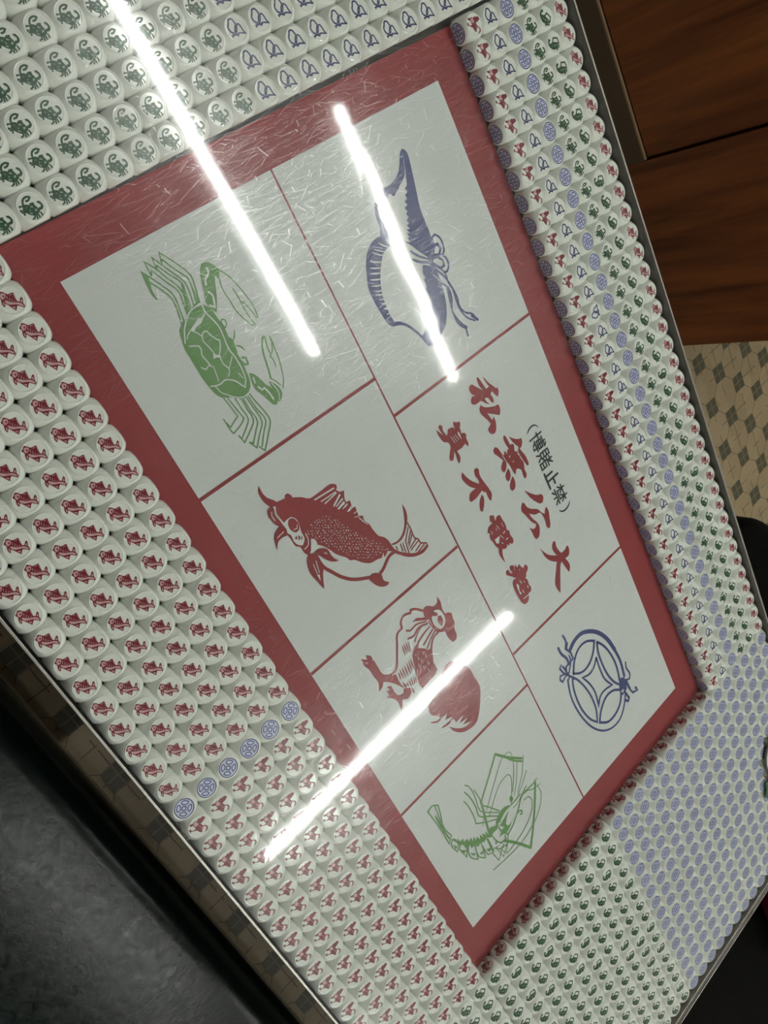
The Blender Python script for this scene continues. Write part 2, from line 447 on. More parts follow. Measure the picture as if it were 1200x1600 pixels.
for u0, v0, u1, v1, lab in LAMPS:
    a, b = W(u0, v0, H_LAMP), W(u1, v1, H_LAMP)
    mid, L, ang = (a + b) / 2, (b - a).length, math.atan2(b.y - a.y, b.x - a.x)
    t = thing('fluorescent_lamp', lab, 'lamp', mid)
    t.rotation_euler = (0, 0, ang)
    bm = bmesh.new(); box(bm, -L / 2 - 0.03, L / 2 + 0.03, -0.032, 0.032, 0.022, ZC - mid.z)
    obj('housing', bm, M['lamp_body'], t)
    bm = bmesh.new()
    n = 12; rad = 0.0135
    for x in (-L / 2, L / 2):
        for k in range(n): bm.verts.new((x, rad * math.cos(2 * math.pi * k / n), rad * math.sin(2 * math.pi * k / n)))
    bm.verts.ensure_lookup_table(); vs = bm.verts
    for k in range(n): bm.faces.new((vs[k], vs[n + k], vs[n + (k + 1) % n], vs[(k + 1) % n]))
    bm.faces.new([vs[k] for k in range(n)]); bm.faces.new([vs[n + k] for k in range(n)][::-1])
    bmesh.ops.recalc_face_normals(bm, faces=bm.faces[:])
    obj('light_tube', bm, M['lamp'], t, smooth=False)

# ------------------------------------------------------------------ furniture round the table
cab = thing('wooden_cabinet', 'low red-brown wooden cabinet on the tiled floor behind the table', 'cabinet', (0.17, 1.18, 0))
def at(parent, x0, x1, y0, y1, z0, z1):
    p = parent.location
    return (x0 - p.x, x1 - p.x, y0 - p.y, y1 - p.y, z0 - p.z, z1 - p.z)
bm = bmesh.new()
box(bm, *at(cab, 0.343, 0.75, 0.96, 1.40, 0.0, 0.88)); box(bm, *at(cab, -0.42, 0.343, 0.985, 1.40, 0.0, 0.88)); box(bm, *at(cab, -0.44, -0.42, 0.96, 1.40, 0.0, 0.88)); box(bm, *at(cab, -0.42, 0.343, 0.96, 0.985, 0.855, 0.88))
obj('body', bm, M['wood'], cab)
bm = bevelled_box(*at(cab, -0.415, 0.339, 0.966, 0.985, 0.133, 0.852), 0.002, 2); obj('door', bm, M['wood'], cab)
bm = bmesh.new(); box(bm, *at(cab, -0.42, 0.343, 0.9605, 0.985, 0.075, 0.128)); obj('bottom_rail', bm, M['dark_wood'], cab)
bm = bmesh.new(); box(bm, *at(cab, -0.42, 0.341, 0.9605, 0.966, 0.1275, 0.1315)); e = obj('lit_ledge', bm, M['lit_wood_edge'], cab); e['label'] = 'ledge strip coloured as if lit'  # bright line of the lit ledge, coloured in as a strip
bm = bmesh.new(); box(bm, *at(cab, -0.46, 0.77, 0.94, 1.41, 0.88, 0.90)); obj('top', bm, M['wood'], cab)

def px3(u0, u1, v0, v1, z0, z1):
    return (u0 * S, u1 * S, v0 * S, v1 * S, ZT + z0 * S, ZT + z1 * S)

gb = thing('green_bench', 'dark green leather bench along the fish and rooster side of the table', 'bench', (0.45, -0.75, 0))
x0, x1, y0, y1, z0, z1 = px3(-38, 92, -59, -27.25, -21.5, -14.6)
bm = rounded_slab(x0 - 0.45, x1 - 0.45, y0 + 0.75, y1 + 0.75, z0, z1, 0.035, 0.03, dome=0.0)
obj('seat_cushion', bm, M['green_leather'], gb, True)
bm = bevelled_box(x0 - 0.43, x1 - 0.47, y0 + 0.76, y1 + 0.70, 0.0, z0 + 0.005, 0.004, 2); obj('base', bm, M['dark_metal'], gb)

bb = thing('black_bench', 'wide black leather bench seat past the coin dice end of the table', 'bench', (1.32, 0.1, 0))
x0, x1, y0, y1, z0, z1 = px3(46.5, 112, -20, 33.5, -21.5, -16)
bm = rounded_slab(x0 - 1.32, x1 - 1.32, y0 - 0.1, y1 - 0.1, z0, z1, 0.15, 0.025, dome=0.008)
obj('seat_cushion', bm, M['black_leather'], bb, True)
bm = bevelled_box(x0 - 1.22, x1 - 1.42, y0, y1 - 0.2, 0.0, z0 + 0.005, 0.01, 2); obj('base', bm, M['dark_metal'], bb)
rc = thing('red_cushion', 'dark red rounded cushion lying on the black bench', 'cushion', (88.3 * S, 18.2 * S, ZT - 15.6 * S))
bm = rounded_slab(-0.17, 0.17, -0.12, 0.12, 0.0, 0.07, 0.09, 0.03, dome=0.02)
obj('cover', bm, M['red_leather'], rc, True)

# ------------------------------------------------------------------ table
UL, UR, VN, VF = -16.9, 52.56, -25.66, 6.60
tb = thing('game_table', 'steel-rimmed table holding rows of white dice round a red-bordered board', 'table', W(17.9, -9.5, 0) - Vector((0, 0, ZT)))
ox, oy = tb.location.x, tb.location.y
def tbx(u0, u1, v0, v1, z0, z1): return (u0 * S - ox, u1 * S - ox, v0 * S - oy, v1 * S - oy, ZT + z0 * S, ZT + z1 * S)
bm = bmesh.new(); box(bm, *tbx(UL, UR, VN, VF, -1.9, -1.03)); obj('tray', bm, M['tray'], tb)
RW, RT, RB = 0.10, 0.28, -1.95
for q, top, lip in (((UL - RW, UR + 0.5, VN - RW, VN), RT, None), ((UL - RW, UR + 0.5, VF, VF + RW), RT, None), ((UL - RW, UL, VN, VF), RT, None), ((UR, UR + 0.5, VN, VF), 0.17, 1)):
    bm = bevelled_box(*tbx(*q, RB, top - 0.05), 0.0005, 2); r_ = obj('rim', bm, M['shaded_steel'], tb)
    bm = bmesh.new()
    for a in ([q] if not lip else [(UR, UR + 0.07, VN, VF), (UR + 0.42, UR + 0.5, VN, VF)]):
        box(bm, *tbx(*a, top - 0.05, top))
    bmesh.ops.bevel(bm, geom=bm.edges[:], offset=0.0003, segments=2, profile=0.5, affect='EDGES')
    obj('bright_edge', bm, M['lit_steel' if lip else 'steel'], r_)  # right side: thin bright lines of caught light, given by the colour
bm = bmesh.new(); cylinder(bm, 0, 0, 0.03, ZT - 1.9 * S, 0.045); obj('pedestal', bm, M['dark_metal'], tb, True)
bm = bmesh.new(); cylinder(bm, 0, 0, 0.0, 0.03, 0.20, 0.18); obj('foot_plate', bm, M['dark_metal'], tb, False)

# board
ZB = -0.75
gb_ = thing('game_board', 'white picture board with a wide red border, lying among the dice', 'board', W(17.5, -10, -1.02))
org = (17.5, -10.0)
def bl(u, v, z): return ((u - org[0]) * S, (v - org[1]) * S, (z + 1.02) * S)
bm = bmesh.new()
cor = [(-0.39, 0.48), (-0.62, -19.5), (36.48, -19.5), (36.48, 0.48)]
lo = [bm.verts.new(bl(u, v, -1.02)) for u, v in cor]; hi = [bm.verts.new(bl(u, v, ZB)) for u, v in cor]
for k in range(4): bm.faces.new((lo[k], lo[(k + 1) % 4], hi[(k + 1) % 4], hi[k]))
bm.faces.new(hi); bm.faces.new(lo[::-1])
bmesh.ops.recalc_face_normals(bm, faces=bm.faces[:])
o = obj('border', bm, M['print_red'], gb_); o['label'] = 'plain red border'
LZ = 0.010
def panel(pts, z):
    bm = bmesh.new(); vs = [bm.verts.new(bl(u, v, z)) for u, v in pts]; f = bm.faces.new(vs)
    bm.normal_update()
    if f.normal.z < 0: f.normal_flip()
    return bm
obj('paper', panel([(1.15, -1.13), (1.02, -18.34), (34.42, -18.47), (34.74, -1.18)], ZB + LZ), M['print_white'], gb_)
bm = bmesh.new()
rules = [((1.08, -9.81), (34.58, -9.78)), ((11.34, -1.14), (11.26, -9.77)), ((9.51, -9.82), (9.3, -18.38)), ((17.89, -9.85), (17.72, -18.40)), ((26.37, -9.82), (26.2, -18.44)), ((24.58, -1.16), (24.43, -9.74))]
for n_rule, ((a, b), (c, d)) in enumerate(rules):
    p, q = Vector((a, b)), Vector((c, d)); n_ = (q - p).normalized(); n_ = Vector((-n_.y, n_.x)) * (0.067 if n_rule else 0.038)
    vs = [bm.verts.new(bl(x.x, x.y, ZB + 2 * LZ)) for x in (p + n_, p - n_, q - n_, q + n_)]
    f = bm.faces.new(vs); bm.normal_update()
    if f.normal.z < 0: f.normal_flip()
obj('ruling', bm, M['print_red'], gb_)
INK = {'crab_picture': 'print_green', 'prawn_picture': 'print_green', 'gourd_picture': 'print_blue', 'coin_picture': 'print_blue', 'fish_picture': 'print_red', 'rooster_picture': 'print_red', 'title_lettering': 'print_red', 'small_lettering': 'print_black'}

BOARD_ART = {
 'crab_picture': [
  (0,'f','i',0,'3.736 -14.691 3.792 -14.556 4.049 -14.413 4.349 -14.364 4.638 -14.341 4.892 -14.329 5.217 -14.362 5.467 -14.344 5.729 -14.377 6.013 -14.377 6.249 -14.391 6.517 -14.424 6.777 -14.475 6.977 -14.557 7.097 -14.706 7.171 -14.824 7.185 -14.904 7.092 -15.124 6.904 -15.465 6.744 -15.726 6.572 -15.839 6.329 -15.904 6.059 -15.95 5.762 -15.975 5.44 -15.982 5.046 -15.983 4.73 -15.99 4.388 -15.913 4.175 -15.847 4.061 -15.782 3.997 -15.679 3.859 -15.604 3.968 -15.458 3.749 -15.144 3.728 -14.96'),
  (1,'s','p',0.049,'3.751 -14.633 4.006 -14.663 4.296 -14.575 4.649 -14.49 5.031 -14.527 5.319 -14.572 5.57 -14.574 5.76 -14.535 6.092 -14.521 6.408 -14.54 6.696 -14.61 6.865 -14.744'),
  (1,'s','p',0.049,'3.968 -15.458 4.14 -15.639 4.323 -15.744 4.529 -15.863'),
  (1,'s','p',0.041,'3.968 -15.458 3.749 -15.144 3.71 -14.88 3.724 -14.684'),
  (1,'f','p',0,'4.015 -14.703 4.094 -14.893 4.061 -15.009 4.131 -15.158 4.195 -15.319 4.269 -15.487 4.371 -15.384 4.279 -15.221 4.25 -14.996 4.166 -14.871 4.073 -14.707'),
  (1,'s','p',0.036,'4.28 -15.495 4.356 -15.63 4.453 -15.728'),
  (1,'s','p',0.036,'4.36 -15.377 4.51 -15.27 4.645 -15.221 4.808 -15.259 5.029 -15.196 5.238 -15.158 5.372 -15.14'),
  (1,'f','p',0,'5.32 -15.177 5.454 -15.053 5.438 -14.971 5.56 -15.033 5.493 -15.149 5.487 -15.269'),
  (1,'s','p',0.043,'4.622 -15.206 4.538 -15.082 4.572 -14.965 4.756 -14.911 4.969 -14.806 5.05 -14.717 5.247 -14.81 5.438 -14.971'),
  (1,'s','p',0.05,'4.695 -15.786 4.761 -15.642 4.846 -15.492 4.99 -15.483 5.162 -15.562 5.37 -15.525 5.543 -15.498 5.667 -15.474'),
  (1,'s','p',0.045,'5.581 -15.541 5.643 -15.704 5.498 -15.818'),
  (1,'s','p',0.037,'5.456 -14.995 5.614 -15.032 5.831 -15.038 6.045 -14.95 6.201 -15.029 6.27 -15.12'),
  (1,'s','p',0.033,'5.751 -14.621 5.927 -14.805 6.045 -14.95'),
  (1,'s','p',0.033,'5.676 -15.409 5.912 -15.451 6.217 -15.516'),
  (1,'s','p',0.048,'6.208 -15.87 6.29 -15.699 6.329 -15.499 6.304 -15.302 6.388 -15.128 6.55 -14.958 6.79 -14.835 6.92 -14.756'),
  (1,'s','p',0.037,'6.319 -15.718 6.612 -15.639 6.79 -15.482 6.97 -15.324 7.159 -14.981 7.136 -14.778'),
  (1,'s','p',0.03,'6.338 -14.727 6.601 -14.666'),
  (0,'s','i',0.048,'3.651 -14.653 3.26 -14.549 2.752 -14.451 2.155 -14.722 1.653 -15.024 2.003 -15.145'),
  (0,'s','i',0.049,'3.591 -14.767 3.128 -14.632 2.766 -14.595 2.603 -14.688 2.167 -14.928 1.892 -15.054 1.997 -15.157'),
  (0,'s','i',0.048,'3.639 -14.901 3.221 -14.794 2.824 -14.768 2.364 -14.993 1.778 -15.285 1.684 -15.334 2.025 -15.385'),
  (0,'s','i',0.048,'3.63 -15.031 3.156 -14.92 2.83 -14.871 2.391 -15.11 1.973 -15.319 2.052 -15.387'),
  (0,'s','i',0.048,'3.683 -15.1 3.375 -15.065 2.956 -15.022 2.439 -15.24 2.001 -15.434 1.688 -15.639 2.137 -15.669'),
  (0,'s','i',0.048,'3.797 -15.277 3.344 -15.179 2.989 -15.127 2.568 -15.326 2.033 -15.567 2.164 -15.671'),
  (0,'s','i',0.047,'3.919 -15.493 3.466 -15.394 2.993 -15.345 2.466 -15.583 2.104 -15.791 1.909 -15.898 2.336 -15.947 2.754 -15.97 2.879 -15.924'),
  (0,'s','i',0.047,'3.815 -15.575 3.392 -15.478 3.075 -15.466 2.674 -15.625 2.309 -15.833 2.47 -15.908 2.574 -15.93 2.879 -15.924'),
  (0,'f','i',0,'1.909 -15.898 2.104 -15.791 2.309 -15.833 2.574 -15.93 2.879 -15.924 2.754 -15.97 2.336 -15.947'),
  (0,'f','i',0,'3.141 -14.606 3.651 -14.653 3.696 -15.075 3.591 -14.767'),
  (0,'f','i',0,'2.817 -14.896 2.999 -14.883 3.683 -15.1 3.797 -15.277'),
  (0,'f','i',0,'2.612 -13.916 2.63 -13.791 2.696 -13.628 2.801 -13.593 2.973 -13.602 3.209 -13.722 3.616 -13.919 3.899 -14.069 4.229 -14.303 4.013 -14.424 3.752 -14.461 3.408 -14.32 3.03 -14.192 2.772 -14.063'),
  (0,'f','i',0,'2.696 -13.628 2.875 -13.503 3.052 -13.444 3.222 -13.52 3.32 -13.62 3.142 -13.678 2.868 -13.637'),
  (1,'s','p',0.072,'2.812 -13.808 2.97 -13.843 3.117 -14.078 3.263 -14.139'),
  (1,'s','p',0.067,'3.503 -14.193 3.66 -14.122 3.844 -14.173 4.037 -14.265 3.91 -14.391'),
  (0,'s','i',0.044,'3.01 -13.469 3.186 -13.356 3.478 -13.192 3.791 -13.11 4.109 -13.026 4.378 -12.982 4.65 -12.937 5.088 -12.997 5.081 -13.067 4.707 -13.121 4.37 -13.232'),
  (0,'s','i',0.047,'3.334 -13.594 3.68 -13.679 4.061 -13.644 4.433 -13.635 4.793 -13.543 4.996 -13.456 5.201 -13.367 5.291 -13.203 4.962 -13.287 4.704 -13.303 4.424 -13.304 4.184 -13.293 3.836 -13.318'),
  (0,'s','i',0.052,'4.587 -14.378 4.502 -14.252 4.582 -14.162 4.724 -14.184 4.809 -14.311 4.578 -14.338'),
  (0,'s','i',0.071,'5.976 -14.311 6.053 -14.177 6.287 -14.218 6.248 -14.341 6.054 -14.398'),
  (0,'t','i',0.046,'5.022 -14.037 5.214 -14.144 5.346 -14.302'),
  (0,'t','i',0.058,'5.506 -14.297 5.619 -14.153 5.827 -14.068'),
  (0,'f','i',0,'5.134 -14.344 5.262 -14.283 5.468 -14.309 5.76 -14.353 5.591 -14.426'),
  (0,'f','i',0,'6.557 -14.356 6.703 -14.215 7.012 -14.081 7.267 -14.005 7.413 -13.904 7.681 -13.882 7.931 -13.895 8.085 -13.994 8.045 -14.115 7.872 -14.2 7.488 -14.339 7.109 -14.477 6.877 -14.446'),
  (1,'s','p',0.053,'6.788 -14.317 6.979 -14.346'),
  (1,'s','p',0.061,'7.162 -14.321 7.336 -14.242 7.317 -14.133 7.575 -14.057 7.844 -14.036'),
  (0,'f','i',0,'7.213 -13.849 7.353 -13.721 7.687 -13.591 7.9 -13.629 8.058 -13.829 8.03 -13.909 7.681 -13.882 7.351 -13.865'),
  (1,'s','p',0.031,'7.311 -13.791 7.736 -13.721 8.005 -13.844'),
  (0,'s','i',0.076,'5.749 -13.195 6.008 -13.386 6.238 -13.486 6.489 -13.552 6.823 -13.622 7.163 -13.72'),
  (0,'s','i',0.047,'7.163 -13.72 7.334 -13.611 7.564 -13.512'),
  (0,'s','i',0.054,'6.089 -13.437 5.837 -13.255 5.8 -13.119 5.97 -13.19 6.318 -13.262 6.422 -13.253'),
  (0,'s','i',0.05,'5.836 -12.964 6.046 -12.954 6.308 -13.001 6.694 -13.053 7.093 -13.161 7.473 -13.306 7.71 -13.482'),
  (0,'s','i',0.048,'5.925 -12.953 6.159 -13.027 6.382 -13.151 6.477 -13.326 6.637 -13.276 6.911 -13.317'),
  (0,'s','i',0.045,'6.829 -15.553 7.339 -15.471 7.805 -15.4 7.914 -15.565 8.046 -16.024 7.893 -16.063 7.42 -16.076'),
  (0,'s','i',0.045,'6.799 -15.671 7.206 -15.616 7.619 -15.56 7.716 -15.809 7.803 -16.005 7.55 -16.07'),
  (0,'s','i',0.046,'7.026 -15.267 7.122 -15.144 7.597 -15.124 8.068 -15.121 8.288 -15.382 8.554 -15.839 8.212 -15.899'),
  (0,'s','i',0.045,'7.02 -15.31 7.493 -15.291 7.931 -15.27 8.111 -15.457 8.367 -15.859'),
  (0,'s','i',0.046,'7.174 -14.991 7.215 -14.924 7.663 -14.883 8.313 -14.871 8.576 -15.137 8.971 -15.537 8.652 -15.689'),
  (0,'s','i',0.046,'7.183 -15.044 7.69 -15.043 8.185 -15.005 8.427 -15.234 8.771 -15.575 8.648 -15.663'),
  (0,'s','i',0.047,'7.197 -14.747 7.626 -14.668 8.071 -14.571 8.427 -14.556 8.764 -14.846 9.244 -15.325 8.985 -15.449'),
  (0,'s','i',0.046,'7.226 -14.837 7.756 -14.8 8.328 -14.711 8.603 -14.961 9.052 -15.348'),
 ],
 'gourd_picture': [
  (0,'f','i',0,'2.663 -4.112 2.733 -4.019 2.919 -3.951 3.218 -3.996 3.74 -4.128 4.267 -4.262 4.947 -4.439 5.538 -4.465 5.942 -4.471 6.191 -4.524 6.413 -4.561 6.663 -4.902 6.689 -5.061 6.351 -5.331 5.965 -5.565 5.697 -5.772 5.843 -5.538 5.618 -5.586 5.695 -5.494 5.453 -5.509 5.555 -5.364 5.341 -5.464 5.382 -5.305 5.211 -5.385 5.183 -5.231 5.056 -5.291 4.967 -5.123 4.84 -5.184 4.761 -5.067 4.601 -5.13 4.555 -4.942 4.396 -5.005 4.341 -4.835 4.198 -4.863 4.143 -4.693 3.986 -4.757 3.922 -4.605 3.651 -4.486 3.491 -4.411 3.163 -4.28 2.889 -4.177'),
  (0,'f','i',0,'2.663 -4.112 2.735 -4.245 3.123 -4.526 3.371 -4.767 3.523 -5.083 3.583 -5.386 3.516 -5.83 3.617 -5.891 3.818 -5.795 3.948 -5.72 3.845 -5.591 3.866 -5.47 3.973 -5.446 4.019 -5.341 3.924 -5.193 3.868 -5.025 3.782 -4.927 3.709 -4.725 3.526 -4.478 3.206 -4.329 2.883 -4.192'),
  (0,'f','i',0,'3.828 -6.348 3.939 -6.242 4.09 -6.05 4.078 -6.218 4.147 -6.349 4.421 -6.385 4.728 -6.353 4.904 -6.327 5.241 -6.31 5.419 -6.284 5.203 -6.599 5.439 -6.521 5.775 -6.275 5.796 -6.333 5.432 -6.605 5.179 -6.718 5.004 -6.742 4.775 -6.602 4.459 -6.584 4.086 -6.485'),
  (0,'f','i',0,'5.028 -6.713 5.013 -7.114 5.191 -7.514 5.514 -7.84 5.969 -8.08 6.41 -8.266 6.936 -8.297 7.517 -8.24 7.978 -8.162 8.2 -8.056 8.056 -7.846 7.711 -7.879 7.3 -7.868 6.882 -7.791 6.468 -7.626 6.125 -7.415 5.839 -7.181 5.587 -6.879 5.527 -6.545 5.144 -6.607'),
  (1,'t','p',0.054,'5.293 -7.286 5.47 -7.058 5.621 -6.81'),
  (1,'t','p',0.054,'5.355 -7.429 5.554 -7.201 5.729 -6.953'),
  (1,'t','p',0.054,'5.595 -7.676 5.759 -7.424 5.898 -7.152'),
  (1,'t','p',0.054,'5.811 -7.82 5.942 -7.571 6.047 -7.303'),
  (1,'t','p',0.054,'5.98 -7.925 6.11 -7.68 6.214 -7.417'),
  (1,'t','p',0.054,'6.189 -8.042 6.311 -7.792 6.407 -7.524'),
  (1,'t','p',0.054,'6.427 -8.101 6.537 -7.857 6.62 -7.594'),
  (1,'t','p',0.055,'6.644 -8.118 6.744 -7.896 6.816 -7.655'),
  (1,'t','p',0.055,'6.799 -8.125 6.893 -7.914 6.961 -7.684'),
  (1,'t','p',0.055,'7.007 -8.075 7.082 -7.902 7.13 -7.71'),
  (1,'t','p',0.055,'7.193 -8.071 7.263 -7.908 7.305 -7.727'),
  (1,'t','p',0.055,'7.421 -8.031 7.474 -7.893 7.499 -7.737'),
  (1,'t','p',0.056,'7.678 -8.027 7.692 -7.906 7.678 -7.767'),
  (1,'t','p',0.054,'5.183 -6.985 5.38 -6.796 5.55 -6.589'),
  (0,'f','i',0,'8.2 -8.056 8.064 -8.003 8.099 -7.811 8.285 -7.495 8.577 -7.238 8.926 -7.04 9.253 -6.887 9.101 -6.636 8.849 -6.388 8.709 -6.111 8.42 -5.842 7.98 -5.771 7.706 -5.798 7.689 -5.693 7.399 -5.709 7.329 -5.572 7.172 -5.605 6.857 -5.447 6.996 -5.213 7.154 -4.988 7.666 -4.906 8.28 -5.01 9.01 -5.279 9.489 -5.663 9.714 -6.06 9.831 -6.425 9.838 -6.658 9.725 -6.849 9.526 -6.923 9.129 -7.067 8.685 -7.303 8.399 -7.564'),
  (0,'s','i',0.055,'5.295 -6.522 5.617 -6.359 5.816 -6.27'),
  (0,'s','i',0.095,'6.155 -5.711 6.46 -5.459 6.757 -5.134'),
  (0,'s','i',0.105,'6.465 -5.774 6.72 -5.49 6.877 -5.173'),
  (1,'s','p',0.062,'6.196 -5.859 6.537 -5.506 6.823 -5.141'),
  (0,'s','i',0.088,'6.663 -4.902 6.413 -4.561 6.146 -4.473 6.101 -4.279 6.315 -4.117 6.603 -4.094 6.874 -4.182 6.955 -4.304'),
  (0,'s','i',0.117,'6.708 -4.738 6.476 -4.503 6.485 -4.34 6.71 -4.304 6.854 -4.438'),
  (0,'s','i',0.084,'6.881 -4.503 7.101 -4.244 7.436 -4.233 7.643 -4.435 7.592 -4.601'),
  (0,'s','i',0.099,'6.929 -4.596 7.16 -4.41 7.367 -4.467 7.382 -4.672 7.047 -4.924'),
  (0,'f','i',0,'6.65 -5.07 6.723 -4.731 6.827 -4.471 6.978 -4.496 6.921 -4.849 7.13 -5.038 6.924 -5.17'),
  (0,'s','i',0.086,'6.998 -5.023 7.398 -4.876 7.731 -4.684 8.179 -4.554 8.745 -4.489 9.2 -4.556 9.526 -4.408 9.732 -4.117 10.084 -3.977'),
  (0,'s','i',0.085,'7.166 -5.059 7.579 -4.984 7.961 -4.886 8.237 -4.721 8.686 -4.788 9.158 -5.002 9.661 -4.895 10.056 -4.72 10.432 -4.769'),
  (0,'s','i',0.071,'7.082 -4.945 7.647 -4.568 8.053 -4.612 8.379 -4.54 9.07 -4.614 9.443 -4.563 9.771 -4.415 10.065 -4.105'),
  (0,'s','i',0.071,'8.211 -4.772 8.807 -4.927 9.298 -5.017 9.839 -4.933 10.122 -4.69'),
  (0,'s','i',0.126,'9.808 -4.162 10.098 -3.95'),
  (0,'s','i',0.134,'9.83 -4.859 10.084 -4.668'),
 ],
 'fish_picture': [
  (0,'f','i',0,'10.992 -16.184 11.107 -15.943 11.186 -15.613 11.078 -15.544 11.086 -15.422 11.224 -15.339 11.347 -15.332 11.546 -15.025 11.803 -14.75 11.834 -14.593 11.852 -14.114 11.876 -13.678 12.023 -13.496 12.144 -13.526 12.207 -13.611 12.359 -13.522 12.435 -13.316 12.718 -13.469 12.893 -13.484 12.914 -13.311 13.173 -13.355 13.257 -13.383 13.282 -13.233 13.697 -13.3 13.803 -13.127 14.042 -13.179 14.253 -13.067 14.529 -13.044 14.778 -13.001 14.984 -12.931 15.183 -12.755 15.433 -12.658 15.72 -12.632 15.922 -12.603 15.945 -12.719 15.771 -12.915 15.853 -13.04 15.893 -13.19 15.7 -13.122 15.844 -13.31 15.794 -13.403 15.737 -13.59 15.719 -13.727 15.634 -13.919 15.399 -14.162 15.082 -14.398 14.972 -14.567 14.785 -14.639 14.681 -14.716 14.298 -14.989 14.089 -15.065 13.733 -15.252 13.49 -15.46 13.551 -15.789 13.671 -15.932 13.448 -16.057 13.139 -16.081 12.999 -16.21 12.694 -16.233 12.419 -16.273 12.272 -16.307 11.914 -16.249 11.564 -16.236 11.191 -16.207'),
  (1,'f','p',0,'11.164 -16.19 11.2 -16.087 11.435 -16.196 11.681 -16.185 11.937 -16.136 11.906 -15.988 11.918 -15.781 12.116 -15.648 12.424 -15.67 12.662 -15.734 12.974 -15.756 13.151 -15.957 13.025 -16.095 12.816 -16.18 12.507 -16.157 12.315 -16.249 12.146 -16.206 11.935 -16.22 11.564 -16.236'),
  (2,'f','i',0,'11.949 -15.93 11.981 -15.778 12.157 -15.675 12.413 -15.685 12.551 -15.773 12.557 -15.929 12.392 -16.04 12.14 -16.052'),
  (3,'s','p',0.031,'12.33 -15.741 12.436 -15.817 12.394 -15.955'),
  (2,'f','i',0,'12.73 -16.104 12.664 -15.975 12.811 -16.025'),
  (2,'f','i',0,'12.695 -15.908 12.806 -15.869 12.906 -15.954 12.844 -15.981'),
  (2,'f','i',0,'12.787 -15.813 12.89 -15.813 12.964 -15.904'),
  (1,'s','p',0.039,'12.829 -15.62 13.097 -15.649 13.288 -15.778 13.323 -15.977'),
  (1,'f','p',0,'13.144 -15.532 13.275 -15.414 13.485 -15.412 13.613 -15.627 13.551 -15.789'),
  (2,'f','i',0,'11.099 -16.252 11.137 -16.443 11.318 -16.518 11.6 -16.511 11.861 -16.427 11.96 -16.321 12.114 -16.249 11.886 -16.231 11.447 -16.288 11.191 -16.207'),
  (3,'s','p',0.037,'11.284 -16.35 11.428 -16.422 11.636 -16.408'),
  (2,'f','i',0,'11.946 -16.312 12.002 -16.559 12.138 -16.752 12.387 -16.848 12.635 -16.923 12.398 -16.728 12.37 -16.498 12.419 -16.273 12.195 -16.194 11.973 -16.223'),
  (3,'s','p',0.037,'12.201 -16.347 12.241 -16.67'),
  (0,'f','i',0,'10.181 -16.239 10.495 -16.257 10.728 -16.201 11.086 -15.972 11.262 -16 11.123 -16.247 10.826 -16.388 10.54 -16.409 10.31 -16.355'),
  (1,'s','p',0.061,'11.975 -14.593 12.083 -13.671'),
  (1,'s','p',0.047,'12.196 -14.398 12.255 -13.687'),
  (1,'s','p',0.054,'12.366 -14.302 12.306 -13.673'),
  (1,'s','p',0.08,'12.674 -14.018 12.467 -13.59'),
  (1,'s','p',0.066,'12.888 -13.922 12.809 -13.572'),
  (1,'s','p',0.036,'12.759 -13.957 12.649 -13.565'),
  (1,'s','p',0.037,'13.015 -13.747 12.95 -13.52'),
  (1,'s','p',0.052,'13.229 -13.624 13.162 -13.371'),
  (1,'s','p',0.051,'12.756 -13.932 12.675 -13.558'),
  (1,'s','p',0.059,'12.899 -13.906 12.863 -13.583'),
  (1,'s','p',0.033,'13.018 -13.656 12.985 -13.472'),
  (1,'s','p',0.041,'13.252 -13.592 13.234 -13.416'),
  (1,'s','p',0.034,'13.478 -13.426 13.477 -13.283'),
  (1,'s','p',0.026,'13.621 -13.491 13.697 -13.3'),
  (1,'s','p',0.038,'13.755 -13.337 13.993 -13.245'),
  (1,'s','p',0.027,'13.969 -13.278 14.257 -13.119'),
  (1,'f','p',0,'12.804 -15.517 12.808 -15.479 12.839 -15.452 12.836 -15.49'),
  (1,'f','p',0,'12.956 -15.532 12.912 -15.551 12.889 -15.516 12.933 -15.498'),
  (1,'f','p',0,'12.714 -15.276 12.672 -15.26 12.681 -15.214 12.723 -15.23'),
  (1,'f','p',0,'12.841 -15.258 12.823 -15.282 12.796 -15.275 12.814 -15.25'),
  (1,'f','p',0,'12.91 -15.402 12.879 -15.39 12.886 -15.357 12.917 -15.369'),
  (1,'f','p',0,'13.021 -15.42 12.988 -15.406 12.995 -15.369 13.028 -15.383'),
  (1,'f','p',0,'12.741 -15.055 12.704 -15.077 12.669 -15.061 12.706 -15.039'),
  (1,'f','p',0,'12.804 -15.175 12.792 -15.202 12.764 -15.204 12.776 -15.178'),
  (1,'f','p',0,'12.898 -15.183 12.883 -15.153 12.91 -15.125 12.925 -15.155'),
  (1,'f','p',0,'12.962 -15.32 12.936 -15.341 12.912 -15.326 12.938 -15.305'),
  (1,'f','p',0,'13.069 -15.327 13.063 -15.302 13.082 -15.279 13.088 -15.304'),
  (1,'f','p',0,'13.116 -15.433 13.081 -15.433 13.076 -15.4 13.111 -15.4'),
  (1,'f','p',0,'13.241 -15.386 13.21 -15.383 13.203 -15.354 13.234 -15.357'),
  (1,'f','p',0,'12.674 -14.982 12.675 -14.942 12.709 -14.914 12.708 -14.954'),
  (1,'f','p',0,'12.777 -14.985 12.77 -14.948 12.805 -14.924 12.812 -14.961'),
  (1,'f','p',0,'12.849 -15.056 12.814 -15.039 12.824 -14.998 12.859 -15.015'),
  (1,'f','p',0,'12.977 -15.102 12.973 -15.072 12.999 -15.05 13.003 -15.08'),
  (1,'f','p',0,'13.075 -15.185 13.038 -15.206 13.005 -15.19 13.041 -15.17'),
